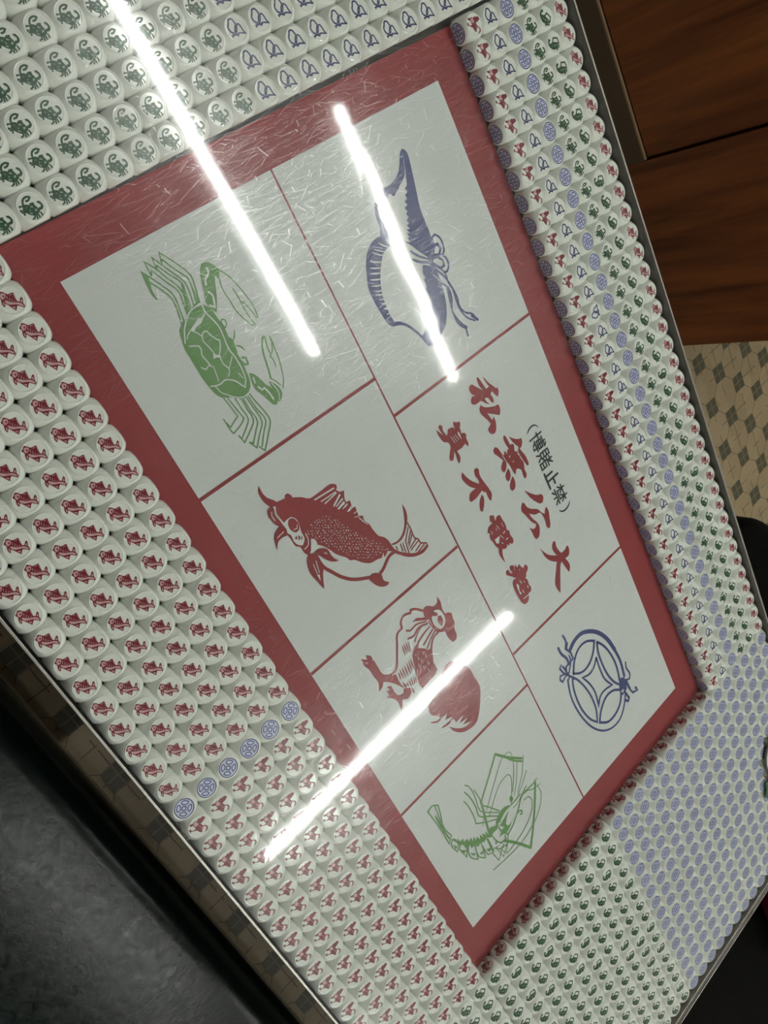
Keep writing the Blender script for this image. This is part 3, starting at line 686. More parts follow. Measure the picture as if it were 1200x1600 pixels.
  (1,'f','p',0,'13.128 -15.237 13.118 -15.194 13.154 -15.159 13.164 -15.202'),
  (1,'f','p',0,'13.229 -15.315 13.199 -15.32 13.179 -15.302 13.208 -15.297'),
  (1,'f','p',0,'13.325 -15.341 13.29 -15.328 13.289 -15.289 13.324 -15.303'),
  (1,'f','p',0,'12.737 -14.872 12.725 -14.848 12.744 -14.824 12.755 -14.848'),
  (1,'f','p',0,'12.866 -14.859 12.83 -14.89 12.79 -14.878 12.826 -14.847'),
  (1,'f','p',0,'12.97 -14.969 12.938 -14.981 12.916 -14.96 12.948 -14.948'),
  (1,'f','p',0,'13.032 -15.027 13.033 -15.003 13.054 -14.987 13.052 -15.011'),
  (1,'f','p',0,'13.133 -15.096 13.1 -15.129 13.059 -15.119 13.092 -15.085'),
  (1,'f','p',0,'13.229 -15.112 13.212 -15.088 13.234 -15.062 13.252 -15.086'),
  (1,'f','p',0,'13.341 -15.194 13.294 -15.217 13.264 -15.184 13.311 -15.16'),
  (1,'f','p',0,'13.431 -15.191 13.403 -15.185 13.406 -15.155 13.434 -15.162'),
  (1,'f','p',0,'12.777 -14.683 12.752 -14.684 12.74 -14.664 12.764 -14.664'),
  (1,'f','p',0,'12.829 -14.802 12.811 -14.769 12.834 -14.732 12.851 -14.766'),
  (1,'f','p',0,'12.966 -14.764 12.938 -14.775 12.924 -14.754 12.952 -14.742'),
  (1,'f','p',0,'13.034 -14.878 13.006 -14.863 13.016 -14.831 13.044 -14.846'),
  (1,'f','p',0,'13.145 -14.825 13.142 -14.856 13.111 -14.866 13.114 -14.835'),
  (1,'f','p',0,'13.212 -14.943 13.17 -14.959 13.145 -14.928 13.187 -14.912'),
  (1,'f','p',0,'13.34 -14.937 13.308 -14.966 13.272 -14.954 13.304 -14.925'),
  (1,'f','p',0,'13.305 -15.127 13.303 -15.098 13.325 -15.075 13.328 -15.104'),
  (1,'f','p',0,'13.506 -15.035 13.475 -15.071 13.429 -15.075 13.46 -15.038'),
  (1,'f','p',0,'13.528 -15.259 13.518 -15.223 13.549 -15.192 13.56 -15.229'),
  (1,'f','p',0,'12.833 -14.554 12.798 -14.551 12.79 -14.517 12.826 -14.52'),
  (1,'f','p',0,'12.906 -14.691 12.885 -14.66 12.898 -14.62 12.919 -14.651'),
  (1,'f','p',0,'13.009 -14.67 12.981 -14.663 12.975 -14.636 13.003 -14.643'),
  (1,'f','p',0,'13.077 -14.764 13.048 -14.747 13.062 -14.712 13.091 -14.729'),
  (1,'f','p',0,'13.219 -14.752 13.183 -14.784 13.14 -14.782 13.175 -14.75'),
  (1,'f','p',0,'13.239 -14.926 13.235 -14.887 13.271 -14.859 13.275 -14.899'),
  (1,'f','p',0,'13.383 -14.893 13.343 -14.904 13.315 -14.881 13.355 -14.87'),
  (1,'f','p',0,'13.447 -14.991 13.415 -14.995 13.397 -14.972 13.429 -14.968'),
  (1,'f','p',0,'13.587 -15.025 13.546 -15.033 13.52 -15.008 13.561 -15'),
  (1,'f','p',0,'13.635 -15.119 13.585 -15.129 13.57 -15.086 13.62 -15.075'),
  (1,'f','p',0,'13.741 -15.102 13.703 -15.093 13.703 -15.054 13.741 -15.063'),
  (1,'f','p',0,'12.951 -14.397 12.942 -14.428 12.911 -14.438 12.92 -14.407'),
  (1,'f','p',0,'13.005 -14.494 12.974 -14.52 12.943 -14.505 12.973 -14.479'),
  (1,'f','p',0,'13.17 -14.526 13.14 -14.532 13.119 -14.514 13.149 -14.508'),
  (1,'f','p',0,'13.203 -14.627 13.187 -14.67 13.143 -14.682 13.159 -14.639'),
  (1,'f','p',0,'13.298 -14.663 13.258 -14.698 13.219 -14.676 13.258 -14.641'),
  (1,'f','p',0,'13.359 -14.765 13.351 -14.736 13.379 -14.715 13.388 -14.744'),
  (1,'f','p',0,'13.478 -14.709 13.456 -14.725 13.434 -14.715 13.456 -14.698'),
  (1,'f','p',0,'13.497 -14.888 13.462 -14.871 13.471 -14.831 13.505 -14.848'),
  (1,'f','p',0,'13.671 -14.847 13.657 -14.887 13.616 -14.899 13.63 -14.859'),
  (1,'f','p',0,'13.687 -14.988 13.648 -15.01 13.614 -14.991 13.653 -14.969'),
  (1,'f','p',0,'13.825 -15.02 13.804 -15.008 13.804 -14.982 13.825 -14.995'),
  (1,'f','p',0,'13.897 -15.077 13.855 -15.072 13.845 -15.033 13.887 -15.038'),
  (1,'f','p',0,'13.06 -14.485 13.038 -14.475 13.042 -14.449 13.064 -14.46'),
  (1,'f','p',0,'13.194 -14.441 13.148 -14.456 13.117 -14.428 13.163 -14.414'),
  (1,'f','p',0,'13.265 -14.529 13.253 -14.562 13.219 -14.567 13.23 -14.534'),
  (1,'f','p',0,'13.306 -14.568 13.308 -14.543 13.331 -14.529 13.329 -14.554'),
  (1,'f','p',0,'13.465 -14.637 13.421 -14.66 13.385 -14.636 13.429 -14.614'),
  (1,'f','p',0,'13.525 -14.651 13.503 -14.628 13.519 -14.596 13.541 -14.618'),
  (1,'f','p',0,'13.62 -14.806 13.597 -14.784 13.609 -14.75 13.632 -14.772'),
  (1,'f','p',0,'13.714 -14.765 13.706 -14.794 13.678 -14.807 13.686 -14.778'),
  (1,'f','p',0,'13.755 -14.93 13.723 -14.903 13.747 -14.862 13.779 -14.889'),
  (1,'f','p',0,'13.94 -14.902 13.892 -14.924 13.865 -14.888 13.913 -14.866'),
  (1,'f','p',0,'13.15 -14.331 13.144 -14.286 13.188 -14.263 13.194 -14.307'),
  (1,'f','p',0,'13.268 -14.329 13.242 -14.305 13.261 -14.268 13.288 -14.292'),
  (1,'f','p',0,'13.378 -14.404 13.346 -14.435 13.309 -14.422 13.341 -14.391'),
  (1,'f','p',0,'13.453 -14.434 13.451 -14.466 13.419 -14.476 13.421 -14.445'),
  (1,'f','p',0,'13.496 -14.535 13.481 -14.514 13.5 -14.49 13.514 -14.511'),
  (1,'f','p',0,'13.648 -14.601 13.608 -14.591 13.6 -14.551 13.641 -14.561'),
  (1,'f','p',0,'13.634 -14.694 13.607 -14.674 13.62 -14.638 13.647 -14.659'),
  (1,'f','p',0,'13.819 -14.701 13.797 -14.692 13.795 -14.667 13.817 -14.677'),
  (1,'f','p',0,'13.849 -14.774 13.816 -14.802 13.775 -14.8 13.809 -14.771'),
  (1,'f','p',0,'13.995 -14.788 13.956 -14.783 13.954 -14.744 13.993 -14.749'),
  (1,'f','p',0,'14.074 -14.829 14.053 -14.864 14.013 -14.871 14.034 -14.836'),
  (1,'f','p',0,'13.25 -14.217 13.23 -14.197 13.248 -14.168 13.269 -14.188'),
  (1,'f','p',0,'13.395 -14.205 13.36 -14.204 13.354 -14.171 13.389 -14.172'),
  (1,'f','p',0,'13.408 -14.325 13.367 -14.318 13.353 -14.28 13.394 -14.288'),
  (1,'f','p',0,'13.517 -14.299 13.502 -14.334 13.465 -14.341 13.48 -14.306'),
  (1,'f','p',0,'13.616 -14.442 13.589 -14.482 13.545 -14.475 13.573 -14.435'),
  (1,'f','p',0,'13.721 -14.389 13.713 -14.434 13.669 -14.456 13.677 -14.411'),
  (1,'f','p',0,'13.73 -14.559 13.722 -14.526 13.748 -14.498 13.757 -14.531'),
  (1,'f','p',0,'13.856 -14.563 13.859 -14.518 13.899 -14.488 13.895 -14.532'),
  (1,'f','p',0,'13.96 -14.629 13.941 -14.652 13.915 -14.646 13.934 -14.623'),
  (1,'f','p',0,'14.09 -14.653 14.071 -14.678 14.043 -14.677 14.061 -14.653'),
  (1,'f','p',0,'14.165 -14.782 14.131 -14.807 14.103 -14.784 14.138 -14.76'),
  (1,'f','p',0,'14.303 -14.789 14.259 -14.791 14.24 -14.757 14.284 -14.755'),
  (1,'f','p',0,'13.495 -14.25 13.461 -14.264 13.436 -14.244 13.47 -14.23'),
  (1,'f','p',0,'13.629 -14.207 13.611 -14.239 13.576 -14.242 13.594 -14.21'),
  (1,'f','p',0,'13.677 -14.338 13.672 -14.299 13.707 -14.269 13.712 -14.309'),
  (1,'f','p',0,'13.798 -14.369 13.784 -14.348 13.794 -14.322 13.808 -14.343'),
  (1,'f','p',0,'13.871 -14.403 13.858 -14.447 13.813 -14.458 13.826 -14.414'),
  (1,'f','p',0,'13.993 -14.397 13.957 -14.428 13.921 -14.41 13.956 -14.379'),
  (1,'f','p',0,'14.035 -14.518 13.996 -14.525 13.987 -14.49 14.026 -14.484'),
  (1,'f','p',0,'14.166 -14.516 14.136 -14.528 14.119 -14.506 14.15 -14.494'),
  (1,'f','p',0,'14.211 -14.688 14.185 -14.651 14.219 -14.61 14.246 -14.647'),
  (1,'f','p',0,'14.333 -14.684 14.296 -14.662 14.316 -14.618 14.352 -14.64'),
  (1,'f','p',0,'13.57 -14.11 13.53 -14.131 13.504 -14.103 13.544 -14.081'),
  (1,'f','p',0,'13.683 -14.128 13.641 -14.122 13.644 -14.08 13.686 -14.085'),
  (1,'f','p',0,'13.765 -14.21 13.734 -14.196 13.739 -14.16 13.77 -14.174'),
  (1,'f','p',0,'13.854 -14.246 13.839 -14.204 13.879 -14.17 13.894 -14.212'),
  (1,'f','p',0,'13.939 -14.353 13.938 -14.323 13.964 -14.301 13.964 -14.331'),
  (1,'f','p',0,'14.057 -14.349 14.033 -14.371 14.006 -14.362 14.03 -14.339'),
  (1,'f','p',0,'14.064 -14.488 14.065 -14.456 14.091 -14.433 14.09 -14.465'),
  (1,'f','p',0,'14.257 -14.443 14.228 -14.457 14.206 -14.442 14.234 -14.428'),
  (1,'f','p',0,'14.307 -14.579 14.268 -14.585 14.25 -14.554 14.29 -14.549'),
  (1,'f','p',0,'14.43 -14.572 14.406 -14.559 14.41 -14.531 14.433 -14.543'),
  (1,'f','p',0,'14.494 -14.632 14.459 -14.657 14.427 -14.639 14.462 -14.614'),
  (1,'f','p',0,'13.797 -13.99 13.758 -13.993 13.738 -13.964 13.777 -13.961'),
  (1,'f','p',0,'13.861 -14.11 13.81 -14.104 13.813 -14.052 13.864 -14.058'),
  (1,'f','p',0,'13.92 -14.102 13.92 -14.076 13.946 -14.062 13.946 -14.089'),
  (1,'f','p',0,'14.041 -14.239 14.014 -14.221 14.026 -14.187 14.053 -14.205'),
  (1,'f','p',0,'14.142 -14.274 14.093 -14.272 14.088 -14.225 14.137 -14.227'),
  (1,'f','p',0,'14.18 -14.376 14.14 -14.375 14.136 -14.337 14.176 -14.338'),
  (1,'f','p',0,'14.331 -14.365 14.299 -14.349 14.308 -14.31 14.34 -14.327'),
  (1,'f','p',0,'14.388 -14.448 14.343 -14.473 14.31 -14.444 14.355 -14.419'),
  (1,'f','p',0,'14.541 -14.487 14.51 -14.495 14.492 -14.474 14.523 -14.466'),
  (1,'f','p',0,'14.608 -14.538 14.583 -14.564 14.552 -14.554 14.578 -14.528'),
  (1,'f','p',0,'14.668 -14.578 14.646 -14.562 14.657 -14.533 14.679 -14.549'),
  (1,'f','p',0,'13.93 -14.012 13.878 -14.02 13.863 -13.975 13.915 -13.967'),
  (1,'f','p',0,'14.065 -14.015 14.05 -14.04 14.023 -14.04 14.038 -14.015'),
  (1,'f','p',0,'14.121 -14.109 14.082 -14.131 14.052 -14.107 14.091 -14.085'),
  (1,'f','p',0,'14.254 -14.117 14.215 -14.146 14.18 -14.124 14.219 -14.095'),
  (1,'f','p',0,'14.332 -14.226 14.305 -14.231 14.288 -14.214 14.315 -14.209'),
  (1,'f','p',0,'14.417 -14.222 14.396 -14.266 14.349 -14.267 14.37 -14.223'),
  (1,'f','p',0,'14.53 -14.318 14.499 -14.356 14.456 -14.347 14.487 -14.309'),
  (1,'f','p',0,'14.613 -14.326 14.571 -14.354 14.537 -14.327 14.58 -14.299'),
  (1,'f','p',0,'14.644 -14.449 14.633 -14.425 14.649 -14.4 14.659 -14.423'),
  (1,'f','p',0,'14.799 -14.484 14.773 -14.506 14.744 -14.497 14.771 -14.476'),
  (1,'f','p',0,'14.023 -13.899 13.996 -13.918 13.968 -13.912 13.995 -13.892'),
  (1,'f','p',0,'14.134 -13.913 14.124 -13.888 14.139 -13.862 14.148 -13.886'),
  (1,'f','p',0,'14.157 -13.981 14.142 -14.026 14.095 -14.035 14.11 -13.99'),
  (1,'f','p',0,'14.274 -14.035 14.261 -14.013 14.278 -13.987 14.29 -14.009'),
  (1,'f','p',0,'14.411 -14.104 14.371 -14.112 14.353 -14.08 14.394 -14.072'),
  (1,'f','p',0,'14.542 -14.113 14.523 -14.144 14.49 -14.138 14.509 -14.107'),
  (1,'f','p',0,'14.573 -14.193 14.564 -14.228 14.53 -14.246 14.539 -14.211'),
  (1,'f','p',0,'14.699 -14.217 14.66 -14.217 14.643 -14.187 14.682 -14.186'),
  (1,'f','p',0,'14.71 -14.342 14.676 -14.375 14.636 -14.365 14.67 -14.332'),
  (1,'f','p',0,'14.897 -14.355 14.865 -14.365 14.849 -14.341 14.881 -14.33'),
  (1,'f','p',0,'14.207 -13.81 14.163 -13.791 14.176 -13.741 14.22 -13.759'),
  (1,'f','p',0,'14.268 -13.863 14.231 -13.887 14.205 -13.862 14.242 -13.838'),
  (1,'f','p',0,'14.376 -13.904 14.367 -13.869 14.398 -13.84 14.407 -13.875'),
  (1,'f','p',0,'14.44 -14.013 14.421 -13.987 14.435 -13.954 14.454 -13.979'),
  (1,'f','p',0,'14.629 -14.027 14.578 -14.027 14.567 -13.981 14.618 -13.981'),
  (1,'f','p',0,'14.69 -14.116 14.647 -14.112 14.631 -14.074 14.674 -14.079'),
  (1,'f','p',0,'14.785 -14.077 14.747 -14.109 14.71 -14.088 14.749 -14.056'),
  (1,'f','p',0,'14.845 -14.218 14.811 -14.247 14.779 -14.226 14.814 -14.197'),
  (1,'f','p',0,'14.988 -14.225 14.979 -14.252 14.951 -14.266 14.96 -14.238'),
  (1,'f','p',0,'14.334 -13.801 14.286 -13.794 14.287 -13.746 14.335 -13.753'),
  (1,'f','p',0,'14.448 -13.814 14.439 -13.767 14.485 -13.735 14.493 -13.782'),
  (1,'f','p',0,'14.579 -13.892 14.547 -13.915 14.521 -13.896 14.553 -13.873'),
  (1,'f','p',0,'14.714 -13.896 14.673 -13.907 14.644 -13.883 14.686 -13.872'),
  (1,'f','p',0,'14.774 -13.998 14.737 -14.025 14.706 -14.003 14.743 -13.976'),
  (1,'f','p',0,'14.837 -14.029 14.794 -14.037 14.78 -14.001 14.823 -13.993'),
  (1,'f','p',0,'14.914 -14.178 14.884 -14.176 14.869 -14.152 14.9 -14.154'),
  (1,'f','p',0,'15.062 -14.111 15.027 -14.147 14.98 -14.147 15.015 -14.111'),
  (1,'f','p',0,'15.143 -14.243 15.102 -14.247 15.094 -14.21 15.136 -14.206'),
  (1,'f','p',0,'14.471 -13.646 14.446 -13.66 14.425 -13.648 14.45 -13.635'),
  (1,'f','p',0,'14.603 -13.654 14.563 -13.695 14.519 -13.674 14.559 -13.633'),
  (1,'f','p',0,'14.624 -13.828 14.59 -13.824 14.586 -13.792 14.62 -13.795'),
  (1,'f','p',0,'14.761 -13.801 14.725 -13.827 14.688 -13.819 14.723 -13.794'),
  (1,'f','p',0,'14.809 -13.869 14.785 -13.893 14.756 -13.885 14.781 -13.861'),
  (1,'f','p',0,'14.945 -13.882 14.922 -13.907 14.894 -13.901 14.916 -13.876'),
  (1,'f','p',0,'14.981 -14.025 14.937 -14.02 14.927 -13.98 14.971 -13.985'),
  (1,'f','p',0,'15.161 -13.991 15.131 -13.993 15.118 -13.97 15.148 -13.968'),
  (1,'f','p',0,'15.219 -14.097 15.204 -14.124 15.174 -14.125 15.189 -14.098'),
  (1,'f','p',0,'14.703 -13.505 14.662 -13.54 14.616 -13.529 14.657 -13.494'),
  (1,'f','p',0,'14.656 -13.705 14.633 -13.68 14.653 -13.646 14.676 -13.67'),
  (1,'f','p',0,'14.814 -13.667 14.787 -13.683 14.765 -13.669 14.792 -13.653'),
  (1,'f','p',0,'14.867 -13.786 14.833 -13.813 14.794 -13.809 14.828 -13.782'),
  (1,'f','p',0,'15.035 -13.717 15.024 -13.763 14.976 -13.775 14.986 -13.729'),
  (1,'f','p',0,'15.05 -13.918 15.037 -13.892 15.056 -13.865 15.07 -13.89'),
  (1,'f','p',0,'15.221 -13.884 15.192 -13.9 15.167 -13.889 15.195 -13.872'),
  (1,'f','p',0,'15.321 -14.001 15.28 -14.028 15.242 -14.012 15.283 -13.986'),
  (1,'f','p',0,'14.738 -13.484 14.731 -13.46 14.748 -13.436 14.755 -13.46'),
  (1,'f','p',0,'14.824 -13.523 14.799 -13.543 14.773 -13.534 14.798 -13.514'),
  (1,'f','p',0,'14.976 -13.541 14.941 -13.58 14.896 -13.571 14.932 -13.532'),
  (1,'f','p',0,'15 -13.626 14.963 -13.662 14.92 -13.65 14.957 -13.614'),
  (1,'f','p',0,'15.141 -13.646 15.113 -13.686 15.067 -13.692 15.094 -13.652'),
  (1,'f','p',0,'15.224 -13.743 15.186 -13.778 15.141 -13.771 15.178 -13.736'),
  (1,'f','p',0,'15.337 -13.764 15.322 -13.801 15.282 -13.812 15.297 -13.775'),
  (1,'f','p',0,'15.398 -13.898 15.368 -13.913 15.351 -13.891 15.381 -13.876'),
  (1,'f','p',0,'14.906 -13.429 14.892 -13.466 14.853 -13.473 14.868 -13.437'),
  (1,'f','p',0,'15.045 -13.391 15.023 -13.434 14.978 -13.431 15 -13.388'),
  (1,'f','p',0,'15.032 -13.539 15.026 -13.499 15.063 -13.47 15.068 -13.51'),
  (1,'f','p',0,'15.215 -13.589 15.179 -13.604 15.149 -13.589 15.185 -13.574'),
  (1,'f','p',0,'15.267 -13.716 15.228 -13.716 15.22 -13.68 15.26 -13.68'),
  (1,'f','p',0,'15.413 -13.655 15.405 -13.7 15.36 -13.718 15.368 -13.673'),
  (1,'f','p',0,'15.398 -13.856 15.38 -13.817 15.41 -13.774 15.427 -13.814'),
  (1,'f','p',0,'14.946 -13.315 14.935 -13.279 14.968 -13.247 14.978 -13.284'),
  (1,'f','p',0,'15.081 -13.353 15.044 -13.343 15.035 -13.305 15.072 -13.316'),
  (1,'f','p',0,'15.139 -13.467 15.099 -13.475 15.078 -13.447 15.118 -13.439'),
  (1,'f','p',0,'15.308 -13.463 15.263 -13.482 15.232 -13.455 15.277 -13.436'),
  (1,'f','p',0,'15.356 -13.504 15.346 -13.547 15.304 -13.57 15.313 -13.527'),
  (1,'f','p',0,'15.46 -13.554 15.434 -13.547 15.435 -13.519 15.461 -13.526'),
  (1,'f','p',0,'15.533 -13.702 15.523 -13.67 15.555 -13.645 15.565 -13.677'),
  (1,'f','p',0,'15.188 -13.203 15.145 -13.23 15.114 -13.202 15.157 -13.175'),
  (1,'f','p',0,'15.23 -13.325 15.203 -13.297 15.218 -13.255 15.245 -13.283'),
  (1,'f','p',0,'15.366 -13.313 15.336 -13.297 15.348 -13.261 15.378 -13.277'),
  (1,'f','p',0,'15.423 -13.449 15.416 -13.404 15.461 -13.377 15.468 -13.422'),
  (1,'f','p',0,'15.572 -13.47 15.53 -13.465 15.514 -13.429 15.556 -13.434'),
  (1,'f','p',0,'15.289 -13.08 15.256 -13.066 15.253 -13.029 15.286 -13.043'),
  (1,'f','p',0,'15.353 -13.214 15.306 -13.214 15.3 -13.171 15.347 -13.171'),
  (1,'f','p',0,'15.451 -13.198 15.431 -13.239 15.387 -13.25 15.407 -13.209'),
  (1,'f','p',0,'15.503 -13.326 15.479 -13.305 15.487 -13.27 15.511 -13.291'),
  (1,'f','p',0,'15.402 -13.115 15.385 -13.096 15.396 -13.067 15.414 -13.087'),
  (1,'f','p',0,'15.586 -13.084 15.559 -13.121 15.519 -13.117 15.546 -13.08'),
  (1,'f','p',0,'15.575 -13.286 15.579 -13.236 15.628 -13.207 15.624 -13.257'),
  (1,'f','p',0,'15.519 -13.012 15.488 -13.031 15.461 -13.017 15.492 -12.999'),
  (1,'f','p',0,'15.667 -13.019 15.637 -12.995 15.646 -12.954 15.676 -12.977'),
  (1,'f','p',0,'15.736 -12.878 15.693 -12.913 15.651 -12.895 15.694 -12.86'),
  (2,'f','i',0,'13.62 -15.944 13.726 -15.699 14.018 -15.703 14.389 -15.665 14.664 -15.861 15.189 -16.123 14.735 -16.201 14.288 -16.277 13.894 -16.185 13.669 -16.042'),
  (3,'s','p',0.033,'14.004 -15.83 14.498 -15.96'),
  (3,'s','p',0.032,'14.047 -15.991 14.466 -16.054'),
  (3,'f','p',0,'14.483 -16.087 14.567 -15.981 14.806 -16.087'),
  (2,'f','i',0,'13.764 -15.812 13.683 -15.537 13.913 -15.183 14.232 -15.155 14.497 -15.09 14.65 -14.977 14.535 -15.207 14.285 -15.417 13.853 -15.644'),
  (3,'s','p',0.04,'13.97 -15.356 14.07 -15.282'),
  (0,'s','i',0.14,'13.806 -15.704 14.418 -15.683 14.833 -15.486 15.24 -15.276 15.293 -15.238 15.625 -14.973 15.882 -14.654 16.135 -14.228'),
  (0,'f','i',0,'16.114 -14.215 16.098 -14.01 16.242 -13.802 16.436 -13.672 16.673 -13.717 16.94 -13.528 16.992 -13.662 16.89 -13.9 16.697 -14.081 16.415 -14.205 16.189 -14.262'),
  (0,'s','i',0.142,'16.013 -12.659 16.006 -12.958 16.143 -13.243 16.276 -13.475 16.352 -13.72'),
  (0,'f','i',0,'14.543 -11.308 14.859 -11.295 15.186 -11.39 15.435 -11.593 15.724 -11.922 15.806 -12.228 15.716 -12.579 15.633 -12.63 15.722 -12.279 15.64 -11.974 15.431 -11.718 15.064 -11.496'),
  (0,'f','i',0,'15.781 -12.669 16.09 -12.502 16.394 -12.225 16.712 -11.845 16.821 -11.436 16.772 -11.14 16.909 -11.142 16.975 -11.475 16.877 -11.839 16.631 -12.214 16.282 -12.517 16.044 -12.678'),
  (0,'s','i',0.057,'15.37 -11.501 15.691 -11.489 16.166 -11.516 16.307 -11.391 16.487 -11.394 16.711 -11.13 16.863 -11.141'),
  (0,'s','i',0.048,'15.55 -11.559 15.993 -11.982'),
  (0,'s','i',0.048,'15.753 -11.526 16.135 -11.913'),
  (0,'s','i',0.049,'15.899 -11.511 16.255 -11.934'),
  (0,'s','i',0.049,'16.24 -11.508 16.376 -11.955'),
  (0,'s','i',0.049,'16.369 -11.428 16.479 -11.939'),
  (0,'s','i',0.049,'16.546 -11.376 16.661 -11.762'),
  (0,'s','i',0.049,'16.688 -11.25 16.776 -11.673'),
  (0,'s','i',0.048,'15.883 -12.478 16.059 -12.484'),
  (0,'s','i',0.048,'15.924 -12.249 16.251 -12.293'),
  (0,'s','i',0.048,'15.974 -12.125 16.363 -12.207'),
  (0,'s','i',0.049,'15.993 -11.982 16.503 -12.084'),
 ],
 'rooster_picture': [
  (0,'s','i',0.108,'19.114 -12.814 18.778 -13.101 18.671 -13.28 18.769 -13.373 18.642 -13.708 18.795 -13.972 19.041 -14.053 19.093 -14.357 19.497 -14.623 19.997 -14.928 20.346 -15.188 20.413 -15.399 20.317 -15.678 20.098 -15.88 19.614 -15.914 19.294 -15.915'),
  (0,'f','i',0,'19.048 -12.704 19.082 -12.512 19.342 -12.24 19.313 -12.007 19.07 -11.876 19.39 -11.837 19.752 -11.943 20.027 -11.924 20.067 -11.801 20.254 -11.618 20.493 -11.685 20.732 -11.714 20.886 -11.843 21.302 -11.902 21.457 -12.031 21.438 -12.244 21.112 -12.348 20.723 -12.337 20.493 -12.639 20.05 -12.735 19.714 -12.749 19.426 -12.861 19.155 -12.804'),
  (1,'f','p',0,'19.491 -12.329 19.652 -12.101 19.945 -12.022 20.244 -12.053 20.463 -12.257 20.468 -12.479 20.132 -12.64 19.71 -12.603 19.622 -12.479'),
  (2,'f','i',0,'19.847 -12.29 19.928 -12.157 20.205 -12.176 20.38 -12.353 20.19 -12.422 20.007 -12.407'),
  (2,'f','i',0,'19.515 -12.415 19.678 -12.261 19.826 -12.277 19.686 -12.518'),
  (0,'s','i',0.134,'19.215 -13.296 19.57 -12.805'),
  (0,'s','i',0.055,'19.18 -13.448 19.294 -13.203'),
  (0,'s','i',0.082,'19.636 -12.916 19.405 -13.41 19.426 -13.77 19.288 -13.929'),
  (0,'s','i',0.093,'19.762 -12.92 19.611 -13.394 19.747 -13.756 19.653 -14.046'),
  (0,'s','i',0.077,'19.643 -13.132 19.738 -13.471 19.998 -13.838'),
  (0,'s','i',0.089,'19.971 -12.903 20.024 -13.29 20.162 -13.726'),
  (0,'s','i',0.084,'20.179 -12.812 20.316 -13.181 20.451 -13.547'),
  (0,'s','i',0.079,'20.304 -12.743 20.484 -13.138 20.704 -13.485'),
  (0,'s','i',0.062,'19.717 -12.822 20.009 -12.783 20.43 -12.674'),
  (0,'s','i',0.102,'20.493 -12.639 20.522 -12.945 20.741 -13.22 21.182 -13.47 21.65 -13.619 21.889 -13.58'),
  (0,'f','i',0,'20.16 -13.655 20.21 -13.966 20.383 -14.21 20.764 -14.37 21.275 -14.538 21.789 -14.635 22.091 -14.603 22.045 -14.145 21.998 -13.682 21.845 -13.554 21.389 -13.536 20.827 -13.272 20.81 -13.477 20.58 -13.624 20.374 -13.854'),
  (1,'t','p',0.05,'20.448 -14.109 20.608 -14.136'),
  (1,'t','p',0.051,'20.888 -13.987 21.05 -14.013'),
  (1,'t','p',0.051,'21.225 -13.761 21.388 -13.788'),
  (1,'t','p',0.05,'20.629 -13.76 20.791 -13.786'),
  (1,'t','p',0.05,'20.678 -14.072 20.839 -14.099'),
  (1,'t','p',0.051,'21.229 -14.05 21.392 -14.076'),
  (1,'t','p',0.051,'20.882 -13.699 21.045 -13.725'),
  (1,'t','p',0.051,'21.04 -14.184 21.202 -14.211'),
  (1,'t','p',0.051,'21.485 -13.917 21.649 -13.944'),
  (0,'t','i',0.065,'19.687 -14.445 19.924 -14.486 20.163 -14.528'),
  (0,'t','i',0.065,'19.683 -14.34 19.921 -14.381 20.16 -14.422'),
  (0,'t','i',0.066,'19.721 -14.225 19.949 -14.277 20.178 -14.33'),
  (0,'t','i',0.066,'19.758 -14.11 19.987 -14.179 20.218 -14.249'),
  (0,'t','i',0.066,'20.573 -15.189 20.751 -15.229 20.929 -15.268'),
  (0,'t','i',0.066,'20.509 -15.082 20.748 -15.107 20.989 -15.133'),
  (0,'t','i',0.066,'20.505 -14.942 20.766 -14.98 21.029 -15.018'),
  (0,'t','i',0.066,'20.502 -14.802 20.774 -14.846 21.048 -14.891'),
  (0,'t','i',0.066,'20.499 -14.662 20.782 -14.712 21.067 -14.763'),
  (0,'t','i',0.066,'20.495 -14.522 20.769 -14.583 21.044 -14.644'),
  (0,'t','i',0.066,'20.493 -14.416 20.745 -14.464 20.999 -14.512'),
  (0,'t','i',0.066,'21.075 -15.254 21.243 -15.252 21.412 -15.25'),
  (0,'t','i',0.066,'21.243 -15.217 21.338 -15.223 21.433 -15.228'),
  (0,'t','i',0.067,'21.283 -15.103 21.378 -15.108 21.474 -15.114'),
  (0,'t','i',0.067,'21.281 -14.962 21.43 -14.982 21.579 -15.002'),
  (0,'t','i',0.067,'21.279 -14.821 21.439 -14.865 21.599 -14.909'),
  (0,'t','i',0.067,'21.32 -14.706 21.469 -14.761 21.619 -14.816'),
  (0,'t','i',0.067,'21.361 -14.625 21.5 -14.674 21.64 -14.722'),
  (0,'t','i',0.067,'21.622 -15.028 21.792 -15.026 21.964 -15.024'),
  (0,'f','i',0,'20.138 -15.837 20.397 -15.592 20.535 -15.337 21.035 -15.367 21.413 -15.32 21.162 -15.445 20.75 -15.672 20.387 -15.989 20.554 -16.159 20.601 -16.388 20.25 -16.205 19.826 -16.242 19.427 -16.258 19.153 -16.349 18.943 -16.336 19.108 -16.225 18.857 -16.328 18.778 -16.311 19.012 -16.1 18.786 -16.058 19.015 -15.874 19.294 -15.915 19.735 -15.923'),
  (0,'f','i',0,'21.371 -15.364 21.579 -15.073 21.793 -15.132 21.924 -15.421 21.755 -15.667 22.012 -15.822 22.119 -15.957 21.673 -15.893 21.38 -15.988 21.092 -16.253 21.089 -16.048 20.8 -16.108 20.941 -15.925 20.694 -15.976 20.814 -15.779 21.168 -15.791 21.439 -15.716 21.542 -15.468'),
